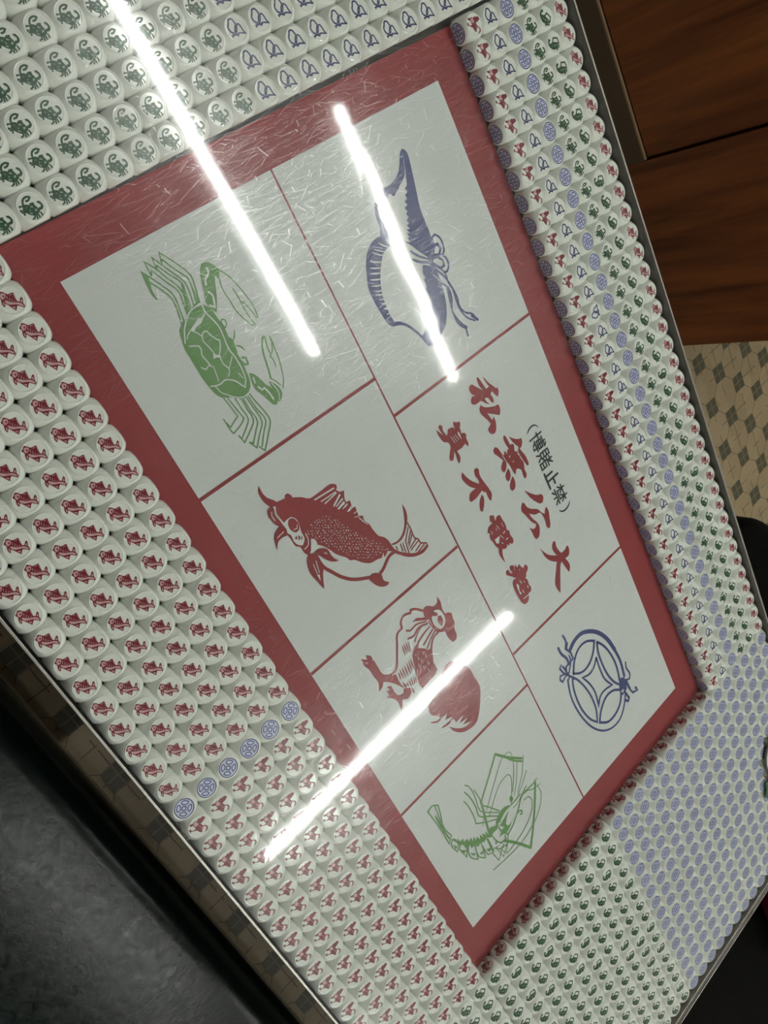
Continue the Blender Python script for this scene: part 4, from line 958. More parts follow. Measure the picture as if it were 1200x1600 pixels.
  (0,'f','i',0,'22.081 -12.774 22.75 -12.34 23.068 -12.145 23.665 -12.107 24.316 -12.096 24.851 -12.369 25.362 -12.746 25.66 -13.117 25.644 -13.578 25.44 -14 25.056 -14.309 24.636 -14.438 25.182 -14.002 25.406 -13.594 25.367 -13.338 25.166 -13.762 25.082 -13.404 24.975 -13.88 24.797 -13.545 24.786 -13.997 24.369 -14.054 24.225 -14.418 24.047 -14.163 23.996 -14.505 23.677 -14.685 23.541 -14.823 23.274 -14.881 22.965 -14.768 22.834 -14.327 22.658 -13.93 22.305 -13.572 22.083 -13.146'),
  (0,'t','i',0.094,'23.951 -14.479 23.992 -14.725 23.739 -15.087'),
  (0,'t','i',0.119,'24.462 -14.033 24.5 -14.357 24.4 -14.746'),
 ],
 'prawn_picture': [
  (0,'s','i',0.099,'27.883 -13.061 28.547 -13.912 29.249 -14.861'),
  (0,'s','i',0.126,'27.883 -13.061 28.641 -12.549 29.367 -11.912'),
  (0,'s','i',0.096,'28.386 -12.722 29.036 -12.374 29.497 -11.985'),
  (0,'s','i',0.125,'29.2 -14.87 30.01 -15.072 30.977 -15.322'),
  (0,'s','i',0.036,'29.29 -11.745 30.096 -12.326 30.695 -12.996'),
  (0,'s','i',0.036,'29.279 -12.229 30.063 -12.717 30.673 -13.228'),
  (0,'s','i',0.036,'30.15 -11.986 30.578 -12.601 30.819 -13.025'),
  (0,'s','i',0.045,'30.487 -13.326 29.962 -13.025 29.548 -12.909 29.368 -13.006 29.359 -13.44 29.698 -14.11 30.344 -14.915'),
  (0,'s','i',0.038,'29.883 -14.843 28.997 -13.705 28.381 -12.798 28.378 -12.478 28.51 -12.315 28.803 -12.322 29.451 -12.571 30.399 -13.194'),
  (0,'s','i',0.063,'29.538 -14.875 30.078 -14.566 30.574 -14.299'),
  (0,'s','i',0.056,'27.779 -15.173 27.998 -15.04 28.756 -15.031 29.613 -15.15 30.106 -14.817 30.618 -14.364'),
  (0,'s','i',0.068,'28.047 -15.368 28.502 -15.261 29.266 -15.254 29.792 -15.331 30.27 -14.912 30.703 -14.532'),
  (0,'s','i',0.055,'28.408 -14.904 29.007 -14.873 29.486 -14.922'),
  (0,'s','i',0.062,'28.406 -15.617 28.861 -15.547 29.722 -15.596 29.959 -15.659 30.421 -15.155 30.79 -14.662'),
  (0,'s','i',0.037,'29.983 -15.095 30.397 -15.414'),
  (0,'s','i',0.065,'30.916 -13.611 30.921 -13.288 30.882 -12.897'),
  (0,'s','i',0.053,'31.147 -13.581 31.137 -13.166 30.973 -12.742 30.85 -12.424'),
  (0,'s','i',0.06,'31.428 -13.331 31.063 -12.876 31.067 -12.297 31.13 -11.912'),
  (0,'s','i',0.066,'31.407 -13.279 31.655 -13.625 31.962 -14.128 32.074 -14.518'),
  (0,'s','i',0.071,'30.933 -14.744 31.488 -14.746 32.074 -14.518'),
  (0,'s','i',0.123,'31.133 -11.872 32.239 -12.538 33.365 -13.343 33.951 -13.802'),
  (0,'s','i',0.146,'32.194 -14.83 32.925 -14.35 33.951 -13.802'),
  (0,'s','i',0.066,'31.085 -12.64 31.074 -12.217 31.143 -11.878'),
  (0,'s','i',0.053,'30.988 -12.585 31.278 -12.248 31.408 -11.984'),
  (0,'s','i',0.047,'31.37 -12.885 31.426 -12.583 31.72 -12.498 32.193 -12.723 32.622 -13.345 32.867 -14.399 32.892 -15.069'),
  (0,'s','i',0.04,'31.395 -11.85 31.943 -11.86 32.532 -12.277 32.935 -12.93 33.118 -13.626 33.19 -14.336 33.078 -15.257 32.923 -16.093'),
  (0,'s','i',0.033,'30.999 -11.923 31.075 -11.67'),
  (0,'s','i',0.034,'31.408 -11.984 31.468 -11.636'),
  (0,'s','i',0.055,'29.483 -17.03 29.681 -17.221 30.262 -17.157 29.971 -16.911 29.608 -16.956'),
  (0,'s','i',0.056,'30.055 -16.774 30.252 -17.002 30.969 -16.897 30.529 -16.639'),
  (0,'s','i',0.057,'30.47 -16.49 30.841 -16.708 31.235 -16.711 31.633 -16.482 31.077 -16.312 30.736 -16.266'),
  (0,'s','i',0.057,'30.836 -16.248 31.57 -16.368 31.949 -16.121 31.459 -15.993 30.966 -15.938'),
  (0,'s','i',0.058,'31.263 -15.956 31.917 -15.946 32.102 -15.658 31.151 -15.579'),
  (0,'s','i',0.058,'31.206 -15.533 32.11 -15.583'),
  (0,'s','i',0.065,'31.283 -15.263 31.743 -15.212 32.12 -15.03 32.154 -14.727 31.952 -14.692'),
  (0,'s','i',0.059,'27.218 -17.335 27.145 -17.01 27.386 -16.763 27.813 -16.874 28.607 -17.095 29.273 -16.979 29.533 -17.28 28.642 -17.26 27.218 -17.335'),
  (0,'s','i',0.047,'27.24 -16.925 28.054 -17.054 28.557 -17.137'),
  (0,'s','i',0.082,'27.727 -17.145 28.508 -17.18'),
  (0,'s','i',0.071,'28.741 -17.174 29.307 -17.146'),
  (0,'s','i',0.045,'32.074 -14.518 32.462 -14.741 32.362 -15.169 32.022 -15.453 32.104 -15.181 31.95 -15.649'),
  (0,'s','i',0.046,'32.454 -14.817 32.864 -15.296 32.183 -15.387'),
  (0,'s','i',0.052,'32.15 -15.686 32.775 -15.608 32.282 -14.962'),
  (0,'s','i',0.039,'32.171 -14.574 32.843 -15.041 32.135 -15.359'),
  (0,'f','i',0,'30.885 -14.717 30.71 -14.457 30.643 -14.099 30.774 -13.773 30.94 -13.625 30.903 -14.008 30.977 -14.291 31.098 -14.601 31.035 -14.724'),
  (0,'f','i',0,'31.241 -14.683 31.175 -14.325 31.069 -13.861 31.246 -14.124 31.479 -14.339 31.687 -14.297 31.679 -13.885 31.59 -13.752 31.76 -14.094 31.921 -14.512 31.792 -14.76 31.767 -14.987 31.591 -14.725 31.567 -14.47'),
  (0,'f','i',0,'30.474 -13.479 30.484 -13.364 30.703 -13.343 30.806 -13.427 30.785 -13.552 30.593 -13.548'),
  (0,'s','i',0.079,'31.618 -13.481 31.606 -13.35 31.744 -13.264 31.878 -13.323 31.798 -13.443'),
  (0,'s','i',0.052,'30.689 -13.497 30.903 -13.587'),
  (0,'f','i',0,'29.454 -17.086 29.562 -16.929 29.854 -16.879 29.62 -16.815 29.957 -16.791 29.976 -16.578 30.14 -16.637 30.186 -16.4 30.377 -16.436 30.324 -16.215 30.589 -16.256 30.41 -16.075 30.703 -16.093 30.57 -15.939 30.872 -15.884 30.611 -15.77 30.94 -15.691 30.671 -15.651 31.009 -15.497 30.712 -15.48 31.071 -15.376 30.875 -15.341 30.849 -15.091 30.958 -14.996 31.035 -14.724 31.273 -14.861 31.243 -15.161 31.323 -15.365 31.104 -15.552 31.183 -15.754 31.013 -15.966 31.092 -16.166 30.836 -16.248 30.815 -16.465 30.569 -16.473 30.496 -16.733 30.252 -16.74 30.043 -16.916 29.847 -16.95'),
  (0,'f','i',0,'29.709 -17.164 30.033 -17.022 30.069 -17.155'),
  (0,'f','i',0,'30.301 -16.994 30.641 -16.743 30.674 -16.913'),
  (0,'f','i',0,'30.917 -16.677 31.265 -16.421 31.259 -16.572'),
  (0,'f','i',0,'31.428 -16.285 31.557 -16.011 31.631 -16.17'),
  (0,'f','i',0,'31.597 -15.877 31.831 -15.58 31.882 -15.807'),
  (0,'f','i',0,'31.755 -15.338 31.855 -15.117 31.911 -15.309'),
  (0,'f','i',0,'28.369 -17.17 28.657 -17.052 28.831 -17.228'),
 ],
 'coin_picture': [
  (0,'s','i',0.228,'26.892 -6.711 26.687 -6.269 26.676 -5.665 27.004 -5.101 27.524 -4.629 28.284 -4.269 29.167 -4.102'),
  (0,'s','i',0.166,'29.167 -4.102 30.019 -4.05 30.993 -4.201'),
  (0,'s','i',0.109,'31.898 -4.569 32.428 -4.961 32.873 -5.565 32.893 -6.162 32.574 -6.785 31.942 -7.295 31.054 -7.647 30.004 -7.823 28.992 -7.803 28.146 -7.568'),
  (0,'s','i',0.131,'28.136 -7.099 27.533 -6.668 27.221 -6.097 27.306 -5.537 27.674 -5.089 28.083 -5.379 28.426 -5.805 28.551 -6.283 28.448 -6.701 28.136 -7.099'),
  (0,'s','i',0.128,'27.874 -4.956 28.298 -4.698 29.062 -4.474 29.87 -4.405 30.596 -4.502 31.199 -4.677 30.679 -4.98 29.852 -5.181 28.974 -5.202 28.312 -5.123 27.874 -4.956'),
  (0,'s','i',0.114,'28.222 -7.246 28.659 -7.018 29.455 -6.776 30.295 -6.682 31.055 -6.745 31.724 -7.001 31.205 -7.315 30.344 -7.534 29.515 -7.555 28.766 -7.445 28.222 -7.246'),
  (0,'s','i',0.137,'31.437 -4.803 31.065 -5.258 30.977 -5.785 31.181 -6.249 31.552 -6.661 31.88 -6.874 32.326 -6.365 32.382 -5.816 32.186 -5.274 31.721 -4.881 31.437 -4.803'),
  (0,'s','i',0.108,'28.568 -5.4 28.896 -5.785 28.987 -6.179 28.797 -6.689 29.479 -6.446 30.201 -6.353 31.034 -6.523 30.658 -6.18 30.571 -5.78 30.745 -5.16 30.073 -5.441 29.351 -5.475 28.568 -5.4'),
  (0,'s','i',0.112,'25.874 -6.736 26.298 -6.711 26.604 -6.912 27.04 -6.728 27.416 -6.736 27.436 -7.077 27.459 -7.353 27.755 -7.451'),
  (0,'s','i',0.08,'26.411 -6.643 26.662 -6.847 26.964 -6.752'),
  (0,'s','i',0.141,'26.22 -7.282 26.607 -7.271 27.098 -7.088 27.473 -7.097'),
  (0,'s','i',0.091,'27.071 -6.876 27.406 -6.929 27.876 -7.32'),
  (0,'s','i',0.111,'27.131 -7.562 27.235 -7.717 27.671 -7.601 28.182 -7.29 28.415 -7.219'),
  (0,'s','i',0.09,'27.752 -7.514 27.581 -7.877 27.755 -7.986 27.975 -7.899 27.861 -7.575'),
  (0,'s','i',0.102,'27.264 -7.506 27.718 -7.43 28.08 -7.399 28.168 -7.514'),
  (0,'s','i',0.102,'30.369 -3.761 30.711 -3.868 31.195 -3.791 31.411 -3.942 31.283 -4.207'),
  (0,'s','i',0.149,'31.283 -4.207 31.828 -4.199 32.306 -4.077 32.423 -3.761 32.206 -3.799'),
  (0,'s','i',0.137,'31.748 -4.601 32.351 -4.474 32.464 -4.609 32.235 -4.784'),
  (0,'f','i',0,'30.883 -4.509 30.961 -4.331 31.283 -4.207 31.768 -4.39 31.854 -4.804 31.47 -4.894'),
  (1,'s','p',0.079,'31.562 -4.796 31.599 -4.632 31.695 -4.72'),
  (1,'s','p',0.046,'31.962 -4.121 32.225 -4.034 32.334 -3.791'),
 ],
 'title_lettering': [
  (0,'f','i',0,'12.294 -4.931 12.469 -4.838 12.667 -4.774 12.915 -4.629 13.165 -4.483 13.137 -4.394 13.359 -4.431 13.536 -4.588 13.409 -4.661 13.136 -4.775 13.205 -4.906 13.504 -4.861 13.645 -4.943 13.502 -5.042 13.264 -5.12 13.186 -5.29 13.371 -5.254 13.559 -5.147 13.451 -5.3 13.173 -5.532 13.159 -5.772 13.086 -5.977 12.963 -6.045 12.838 -5.989 12.74 -5.844 12.835 -5.689 12.61 -5.838 12.392 -5.85 12.29 -5.755 12.294 -5.618 12.446 -5.497 12.841 -5.196 12.517 -5.291 12.219 -5.259 12.173 -5.179 12.297 -5.128 12.568 -5.073 12.877 -5.003 12.886 -4.811 12.659 -4.876'),
  (0,'f','i',0,'13.321 -5.619 13.489 -5.502 13.647 -5.27 13.795 -4.921 13.818 -4.751 13.949 -4.716 14.178 -4.793 14.284 -4.91 14.075 -5.155 13.827 -5.483 14.257 -5.37 14.139 -5.229 14.419 -5.244 14.701 -5.37 14.809 -5.506 14.784 -5.675 14.62 -5.798 14.465 -5.781 14.337 -5.525 14.031 -5.638 13.593 -5.813 13.41 -5.759'),
  (0,'f','i',0,'15.189 -5.115 15.284 -5.077 15.777 -5.021 15.807 -4.888 15.903 -4.829 16.152 -4.933 16.267 -4.846 16.283 -4.779 16.41 -4.851 16.507 -4.792 16.69 -4.78 16.912 -4.713 17.132 -4.78 17.248 -4.827 17.518 -4.824 17.66 -4.963 17.591 -5.021 17.115 -5.022 16.942 -5.231 17.137 -5.419 16.956 -5.469 16.552 -5.503 16.196 -5.601 15.939 -5.64 15.952 -5.535 15.819 -5.477 15.884 -5.422 16.061 -5.373 15.918 -5.328 15.868 -5.187 15.514 -5.246 15.255 -5.209'),
  (0,'f','i',0,'15.401 -4.919 15.635 -4.714 15.837 -4.448 15.868 -4.312 15.968 -4.292 16.211 -4.45 16.252 -4.608 16.392 -4.572 16.754 -4.468 17.083 -4.46 17.209 -4.492 17.194 -4.601 16.91 -4.673 16.606 -4.732 16.302 -4.751 16.152 -4.628 15.802 -4.809'),
  (0,'f','i',0,'15.43 -5.976 15.363 -5.863 15.434 -5.757 15.782 -5.661 16.136 -5.604 16.379 -5.63 16.578 -5.764 16.67 -5.948 16.494 -6.015 16.33 -5.958 16.144 -5.721 16.01 -5.792 15.742 -5.935 15.571 -6.02'),
  (0,'f','i',0,'16.622 -5.657 16.844 -5.633 17.084 -5.752 17.166 -5.931 16.976 -5.992 16.799 -5.909'),
  (0,'f','i',0,'17.086 -5.6 17.29 -5.583 17.562 -5.662 17.672 -5.801 17.669 -5.953 17.507 -5.993 17.307 -5.898'),
  (1,'f','p',0,'16.181 -5.366 16.173 -5.248 16.28 -5.347'),
  (1,'f','p',0,'16.511 -5.328 16.521 -5.163 16.548 -5.273'),
  (1,'t','p',0.04,'15.883 -5.682 16.118 -5.631 16.277 -5.61'),
  (0,'f','i',0,'18.054 -5.323 18.187 -5.242 18.534 -4.966 18.739 -4.763 18.879 -4.501 19.05 -4.456 19.26 -4.594 19.234 -4.761 19.035 -4.93 18.606 -5.165 18.293 -5.263'),
  (0,'f','i',0,'18.512 -5.7 18.582 -5.623 18.835 -5.57 19.084 -5.396 19.341 -5.062 19.608 -4.931 19.844 -4.779 19.642 -4.626 19.595 -4.518 19.858 -4.502 20.214 -4.619 20.493 -4.713 20.606 -4.817 20.586 -4.909 20.432 -4.966 20.155 -4.913 19.804 -4.919 19.588 -5 19.499 -5.272 19.303 -5.519 19.188 -5.613 19.497 -5.55 19.904 -5.379 20.111 -5.355 20.355 -5.451 20.545 -5.619 20.571 -5.795 20.419 -5.87 20.07 -5.873 19.789 -5.913 20.022 -5.727 20.04 -5.577 19.928 -5.473 19.705 -5.627 19.417 -5.743 19.058 -5.854 18.848 -5.931 18.677 -5.872'),
  (0,'f','i',0,'21.078 -5.866 21.287 -5.764 21.629 -5.586 21.861 -5.381 22.085 -5.093 21.645 -5.186 21.399 -5.049 21.337 -4.921 21.418 -4.872 21.704 -4.919 22.156 -4.811 22.197 -4.585 22.155 -4.409 22.061 -4.319 22.217 -4.251 22.541 -4.372 22.593 -4.459 22.572 -4.697 22.93 -4.606 23.099 -4.621 23.32 -4.763 23.309 -4.834 23.108 -4.877 22.562 -4.978 22.593 -5.072 22.885 -5.272 23.199 -5.446 23.882 -5.805 23.574 -5.883 23.301 -5.882 23.061 -5.768 22.707 -5.495 22.365 -5.248 22.18 -5.447 21.996 -5.606 21.671 -5.758 21.308 -5.812'),
  (0,'f','i',0,'13.089 -7.294 13.223 -7.168 13.279 -6.995 13.42 -7.026 13.522 -7.12 13.719 -7.15 13.769 -7.197 13.846 -7.017 13.972 -6.969 14.091 -7.039 14.383 -7.053 14.466 -7.136 14.247 -7.218 14.31 -7.29 14.288 -7.364 14.319 -7.4 14.322 -7.541 14.304 -7.754 14.573 -7.723 14.779 -7.827 14.825 -7.923 14.704 -7.939 14.381 -7.886 14.177 -7.903 14.371 -7.983 14.514 -8.137 14.478 -8.252 14.376 -8.261 14.161 -8.133 13.931 -7.946 13.723 -7.975 13.575 -8.158 13.365 -8.234 13.132 -8.263 12.898 -8.256 13.137 -8.132 13.335 -8.032 13.026 -8.099 12.845 -8.092 12.824 -7.979 12.942 -7.899 13.119 -7.954 13.422 -7.899 13.377 -7.804 13.241 -7.723 13.25 -7.627 13.28 -7.475 13.373 -7.393 13.444 -7.367 13.241 -7.349'),
  (1,'f','p',0,'13.586 -7.314 13.674 -7.262 14.01 -7.287 13.72 -7.358'),
  (1,'s','p',0.026,'13.623 -7.507 13.912 -7.437'),
  (1,'s','p',0.026,'13.581 -7.738 13.916 -7.68'),
  (1,'s','p',0.021,'13.633 -7.616 13.942 -7.558'),
  (0,'f','i',0,'15.255 -7.971 15.547 -7.89 15.859 -7.734 16.236 -7.439 16.103 -7.383 15.791 -7.438 15.565 -7.37 15.531 -7.222 15.664 -7.127 15.915 -7.209 16.288 -7.166 16.899 -7.039 17.068 -7.048 17.308 -7.232 17.178 -7.289 16.782 -7.279 16.751 -7.348 16.591 -7.451 16.689 -7.877 16.674 -8.212 16.549 -8.266 16.327 -8.094 16.293 -7.946 16.3 -7.692 16.08 -7.907 15.722 -8.078 15.426 -8.114'),
  (0,'f','i',0,'16.751 -7.545 16.88 -7.511 17.224 -7.667 17.428 -7.873 17.384 -7.957 17.204 -7.939 16.907 -7.766'),
  (0,'f','i',0,'17.85 -7.612 17.963 -7.433 18.149 -7.473 18.259 -7.47 18.128 -7.305 18.169 -7.126 18.416 -7.11 18.738 -7.068 19.029 -7.121 19.126 -7.016 19.368 -7.063 19.633 -7.007 19.789 -7.096 19.779 -7.206 19.654 -7.273 19.759 -7.379 19.608 -7.43 19.725 -7.521 19.721 -7.633 19.607 -7.796 19.448 -7.954 19.201 -8.059 18.965 -8.08 18.806 -8.144 18.53 -8.028 18.461 -8.144 18.257 -7.959 18.242 -7.639 18.112 -7.742 17.951 -7.693'),
  (0,'f','i',0,'19.373 -7.899 19.524 -7.702 19.793 -7.876 20.294 -7.955 19.745 -8.057'),
  (1,'f','p',0,'18.96 -7.942 18.985 -7.619 19.268 -7.827 19.172 -7.952'),
  (1,'s','p',0.034,'18.501 -7.923 18.674 -7.934'),
  (1,'s','p',0.031,'18.46 -7.541 18.705 -7.48'),
  (1,'s','p',0.031,'18.538 -7.631 18.65 -7.651'),
  (1,'s','p',0.031,'18.534 -7.246 18.769 -7.223'),
  (1,'s','p',0.049,'19.379 -7.391 19.377 -7.261'),
  (1,'s','p',0.031,'18.983 -7.573 19.206 -7.497'),
  (1,'s','p',0.056,'19.025 -7.37 18.996 -7.262'),
  (1,'s','p',0.049,'19.362 -7.655 19.407 -7.644'),
  (0,'f','i',0,'20.66 -8.011 20.767 -7.957 20.896 -7.954 21.002 -7.821 20.711 -7.867 20.612 -7.791 20.696 -7.645 20.825 -7.602 20.769 -7.512 20.91 -7.495 20.952 -7.441 20.895 -7.291 21.059 -7.266 21.244 -7.194 21.142 -6.998 21.296 -6.926 21.451 -6.974 21.542 -7.145 21.698 -7.233 21.687 -7.307 21.92 -7.24 22.122 -7.274 22.38 -7.239 22.527 -7.342 22.493 -7.484 22.549 -7.556 22.617 -7.554 22.82 -7.749 22.808 -7.963 22.616 -8.073 22.214 -8.121 21.75 -8.131 21.442 -8.072 21.331 -7.931 21.372 -7.759 21.113 -7.962 20.836 -8.189 20.684 -8.14'),
  (1,'f','p',0,'21.583 -7.918 21.736 -7.829 21.991 -7.915 22.191 -7.871 22.214 -7.963 21.859 -7.958'),
  (1,'s','p',0.043,'22.504 -7.89 22.549 -7.556'),
  (1,'s','p',0.036,'21.58 -7.661 21.779 -7.636'),
  (1,'s','p',0.037,'22.112 -7.727 22.258 -7.75'),
  (1,'s','p',0.03,'21.766 -7.471 21.866 -7.448'),
  (1,'s','p',0.043,'22.122 -7.394 22.234 -7.398'),
  (1,'s','p',0.024,'20.782 -7.617 20.956 -7.678'),
  (1,'s','p',0.024,'21.094 -7.424 21.171 -7.428'),
 ],
 'small_lettering': [
  (0,'t','i',0.079,'16.044 -3.129 15.84 -3.28 15.784 -3.534 15.844 -3.744 15.945 -3.888'),
  (0,'t','i',0.092,'20.289 -3.097 20.419 -3.241 20.477 -3.558 20.418 -3.762 20.258 -3.908'),
 ],
}
DIE_ART = {
 'fish': [
  (0,'f','i',0,'-0.338 -0.253 -0.35 -0.164 -0.294 -0.106 -0.207 -0.041 -0.195 0.047 -0.182 0.121 -0.089 0.114 0.072 0.076 0.115 0.131 0.034 0.226 0.036 0.259 0.097 0.254 0.203 0.197 0.288 0.197 0.342 0.154 0.284 0.116 0.192 0.024 0.218 -0.021 0.297 -0.094 0.221 -0.133 0.108 -0.182 -0.009 -0.242 0.07 -0.307 0.062 -0.33 -0.02 -0.343 -0.105 -0.314 -0.162 -0.289 -0.207 -0.3 -0.251 -0.325'),
  (1,'f','p',0,'-0.306 -0.193 -0.27 -0.122 -0.221 -0.1 -0.153 -0.159 -0.137 -0.252 -0.205 -0.268 -0.271 -0.237'),
  (1,'f','p',0,'-0.079 -0.229 -0.086 -0.19 0.018 -0.095 0.078 -0.01 0.118 0.073 0.193 0.149 0.294 0.172 0.255 0.121 0.167 0.041 0.117 -0.051 0.069 -0.156 -0.006 -0.216'),
  (1,'f','p',0,'-0.075 -0.286 -0.046 -0.26 0.034 -0.294 -0.004 -0.313'),
  (1,'f','p',0,'0.142 -0.136 0.188 -0.056 0.241 -0.092'),
  (1,'f','p',0,'0.132 0.147 0.079 0.221 0.176 0.187'),
  (1,'f','p',0,'-0.311 -0.258 -0.328 -0.205 -0.278 -0.266'),
  (1,'s','p',0.015,'-0.176 -0.089 -0.09 -0.133'),
  (1,'s','p',0.015,'-0.091 -0.057 -0.018 -0.098'),
  (1,'s','p',0.015,'-0.015 -0.018 0.02 -0.055'),
  (1,'s','p',0.015,'-0.13 0.107 0.007 0.078'),
  (1,'s','p',0.015,'-0.163 -0.016 -0.151 0.072'),
  (1,'s','p',0.015,'0.038 0.03 0.063 -0.001'),
  (2,'f','i',0,'-0.238 -0.191 -0.235 -0.159 -0.194 -0.152 -0.169 -0.182 -0.19 -0.209'),
 ],
 'rooster': [
  (0,'f','i',0,'-0.198 0.306 -0.156 0.336 -0.081 0.323 -0.043 0.233 -0.017 0.07 0.091 0.087 0.215 0.194 0.305 0.179 0.357 0.116 0.372 -0.026 0.308 0.089 0.228 0.128 0.17 0.093 0.152 0.047 0.212 0.021 0.204 -0.031 0.284 -0.04 0.276 -0.108 0.17 -0.153 0.082 -0.182 0.036 -0.253 -0.029 -0.324 -0.038 -0.347 -0.001 -0.414 -0.076 -0.379 -0.102 -0.44 -0.124 -0.39 -0.192 -0.388 -0.135 -0.354 -0.147 -0.303 -0.088 -0.328 -0.003 -0.256 -0.017 -0.16 -0.104 -0.174 -0.192 -0.174 -0.171 -0.202 -0.199 -0.241 -0.265 -0.283 -0.295 -0.263 -0.279 -0.188 -0.242 -0.141 -0.265 -0.054 -0.22 0.032 -0.243 0.104 -0.198 0.19 -0.211 0.256'),
  (1,'f','p',0,'-0.204 -0.123 -0.236 -0.059 -0.219 0.002 -0.18 0.005 -0.178 -0.039 -0.093 0.02 -0.061 -0.03 -0.058 -0.119 -0.125 -0.146'),
  (1,'f','p',0,'-0.016 -0.053 -0.028 -0.009 0.022 -0.02'),
  (1,'s','p',0.02,'0.121 0.067 0.222 0.146 0.303 0.115'),
  (1,'s','p',0.017,'0.046 -0.014 0.173 0.003'),
 ],
 'coin': [
  (0,'f','p',0,'-0.275 0.215 -0.164 0.284 -0.027 0.307 0.128 0.275 0.248 0.196 0.321 0.076 0.338 -0.063 0.307 -0.198 0.216 -0.307 0.096 -0.367 -0.046 -0.385 -0.175 -0.362 -0.297 -0.288 -0.36 -0.176 -0.397 -0.041 -0.367 0.094'),
  (1,'s','i',0.036,'-0.27 0.212 -0.159 0.281 -0.022 0.303 0.128 0.275 0.246 0.195 0.32 0.075 0.336 -0.064 0.305 -0.196 0.212 -0.304 0.091 -0.364 -0.049 -0.38 -0.173 -0.361 -0.292 -0.284 -0.358 -0.175 -0.395 -0.039 -0.365 0.092 -0.27 0.212'),
  (1,'s','i',0.036,'-0.277 0.006 -0.286 0.082 -0.228 0.157 -0.108 0.218 -0.076 0.155 -0.109 0.063 -0.186 0.002 -0.277 0.006'),
  (1,'s','i',0.036,'-0.098 -0.294 -0.195 -0.258 -0.275 -0.177 -0.275 -0.108 -0.2 -0.094 -0.101 -0.16 -0.073 -0.242 -0.098 -0.294'),
  (1,'s','i',0.036,'0.127 0.027 0.053 0.069 0.02 0.148 0.04 0.22 0.113 0.2 0.194 0.118 0.219 0.016 0.127 0.027'),
  (1,'s','i',0.036,'0.049 -0.302 0.022 -0.234 0.065 -0.15 0.148 -0.092 0.224 -0.094 0.228 -0.16 0.165 -0.245 0.049 -0.302'),
  (1,'s','i',0.036,'-0.131 -0.049 -0.022 0.048 0.078 -0.047 -0.031 -0.143 -0.131 -0.049'),
 ],
 'gourd': [
  (0,'s','i',0.06,'-0.294 -0.022 -0.392 -0.052 -0.466 -0.083 -0.5 -0.142 -0.485 -0.218 -0.394 -0.271 -0.316 -0.335 -0.218 -0.339 -0.124 -0.293 -0.079 -0.216'),
  (0,'s','i',0.062,'-0.294 -0.022 -0.219 -0.097 -0.076 -0.177'),
  (0,'s','i',0.043,'-0.277 0.001 -0.175 -0.052 -0.07 -0.127'),
  (0,'s','i',0.054,'-0.291 0.003 -0.273 0.072 -0.19 0.113 -0.106 0.126 -0.019 0.151 0.047 0.183 -0.004 0.06 -0.039 -0.08'),
  (0,'f','i',0,'-0.042 -0.374 -0.064 -0.292 -0.072 -0.193 -0.029 -0.032 0.012 -0.059 0.059 -0.13 0.016 -0.17 -0.006 -0.236 0.008 -0.285 0.046 -0.351 -0.014 -0.352'),
 ],
 'crab': [
  (0,'f','i',0,'-0.209 -0.24 -0.185 -0.172 -0.141 -0.106 -0.176 -0.058 -0.158 0.052 -0.089 0.04 -0.006 0.068 0.051 0.079 0.119 0.093 0.188 -0.065 0.152 -0.163 0.091 -0.243 0.033 -0.287 -0.02 -0.347 -0.1 -0.34 -0.163 -0.284'),
  (0,'s','i',0.059,'-0.14 -0.276 -0.294 -0.217 -0.35 -0.142 -0.354 -0.019 -0.317 0.028 -0.264 -0.044 -0.263 -0.142'),
  (0,'f','i',0,'-0.147 0.141 -0.134 0.206 -0.056 0.25 0.038 0.247 0.093 0.197 0.105 0.114 0.067 0.067 0.017 0.102 0.035 0.151 -0.012 0.196 -0.063 0.17 -0.106 0.138'),
  (0,'s','i',0.047,'-0.168 -0.268 -0.206 -0.374 -0.173 -0.397'),
  (0,'s','i',0.047,'-0.063 -0.353 -0.104 -0.409 -0.056 -0.419'),
  (0,'s','i',0.047,'-0.033 -0.326 -0.024 -0.417'),
  (0,'s','i',0.047,'-0.004 -0.334 0.061 -0.385'),
  (0,'s','i',0.047,'0.163 -0.134 0.215 -0.134 0.241 -0.237'),
  (0,'s','i',0.048,'0.179 -0.06 0.291 -0.1'),
  (0,'s','i',0.048,'0.177 -0.009 0.279 -0.018'),
  (0,'s','i',0.048,'0.144 0.075 0.245 0.092 0.263 0.055'),
  (1,'f','p',0,'-0.109 -0.104 -0.073 -0.032 -0.032 -0.035 -0.065 -0.098'),
  (1,'f','p',0,'0.015 -0.019 0.036 0.039 0.087 0.004 0.077 -0.05'),
  (1,'f','p',0,'0.033 -0.202 0.098 -0.138 0.111 -0.159 0.07 -0.216'),
  (1,'f','p',0,'-0.034 -0.156 0.014 -0.14 0.008 -0.185'),
  (1,'f','p',0,'-0.122 -0.228 -0.112 -0.199 -0.074 -0.237'),
 ],
 'prawn': [
  (0,'s','i',0.109,'-0.279 -0.084 -0.3 -0.221 -0.214 -0.291 -0.022 -0.304 0.126 -0.249'),
  (0,'s','i',0.064,'-0.133 0.068 -0.081 -0.068 -0.092 -0.19 -0.172 -0.229'),
  (0,'s','i',0.064,'-0.153 0.059 0.067 0.214 0.216 0.109 0.234 0.055'),
  (0,'f','i',0,'-0.172 -0.229 -0.068 -0.075 0.199 0.097 0.277 0.053 0.24 -0.055 0.228 -0.178 0.072 -0.303 -0.133 -0.316'),
  (0,'s','i',0.061,'0.259 -0.238 0.258 -0.173 0.316 0.031'),
  (1,'f','p',0,'0.014 -0.164 0.09 -0.078 0.117 -0.158'),
  (1,'f','p',0,'-0.091 -0.254 -0.047 -0.215 0.028 -0.236'),
  (1,'f','p',0,'0.111 -0.047 0.183 0.02 0.184 -0.045'),
 ],
}
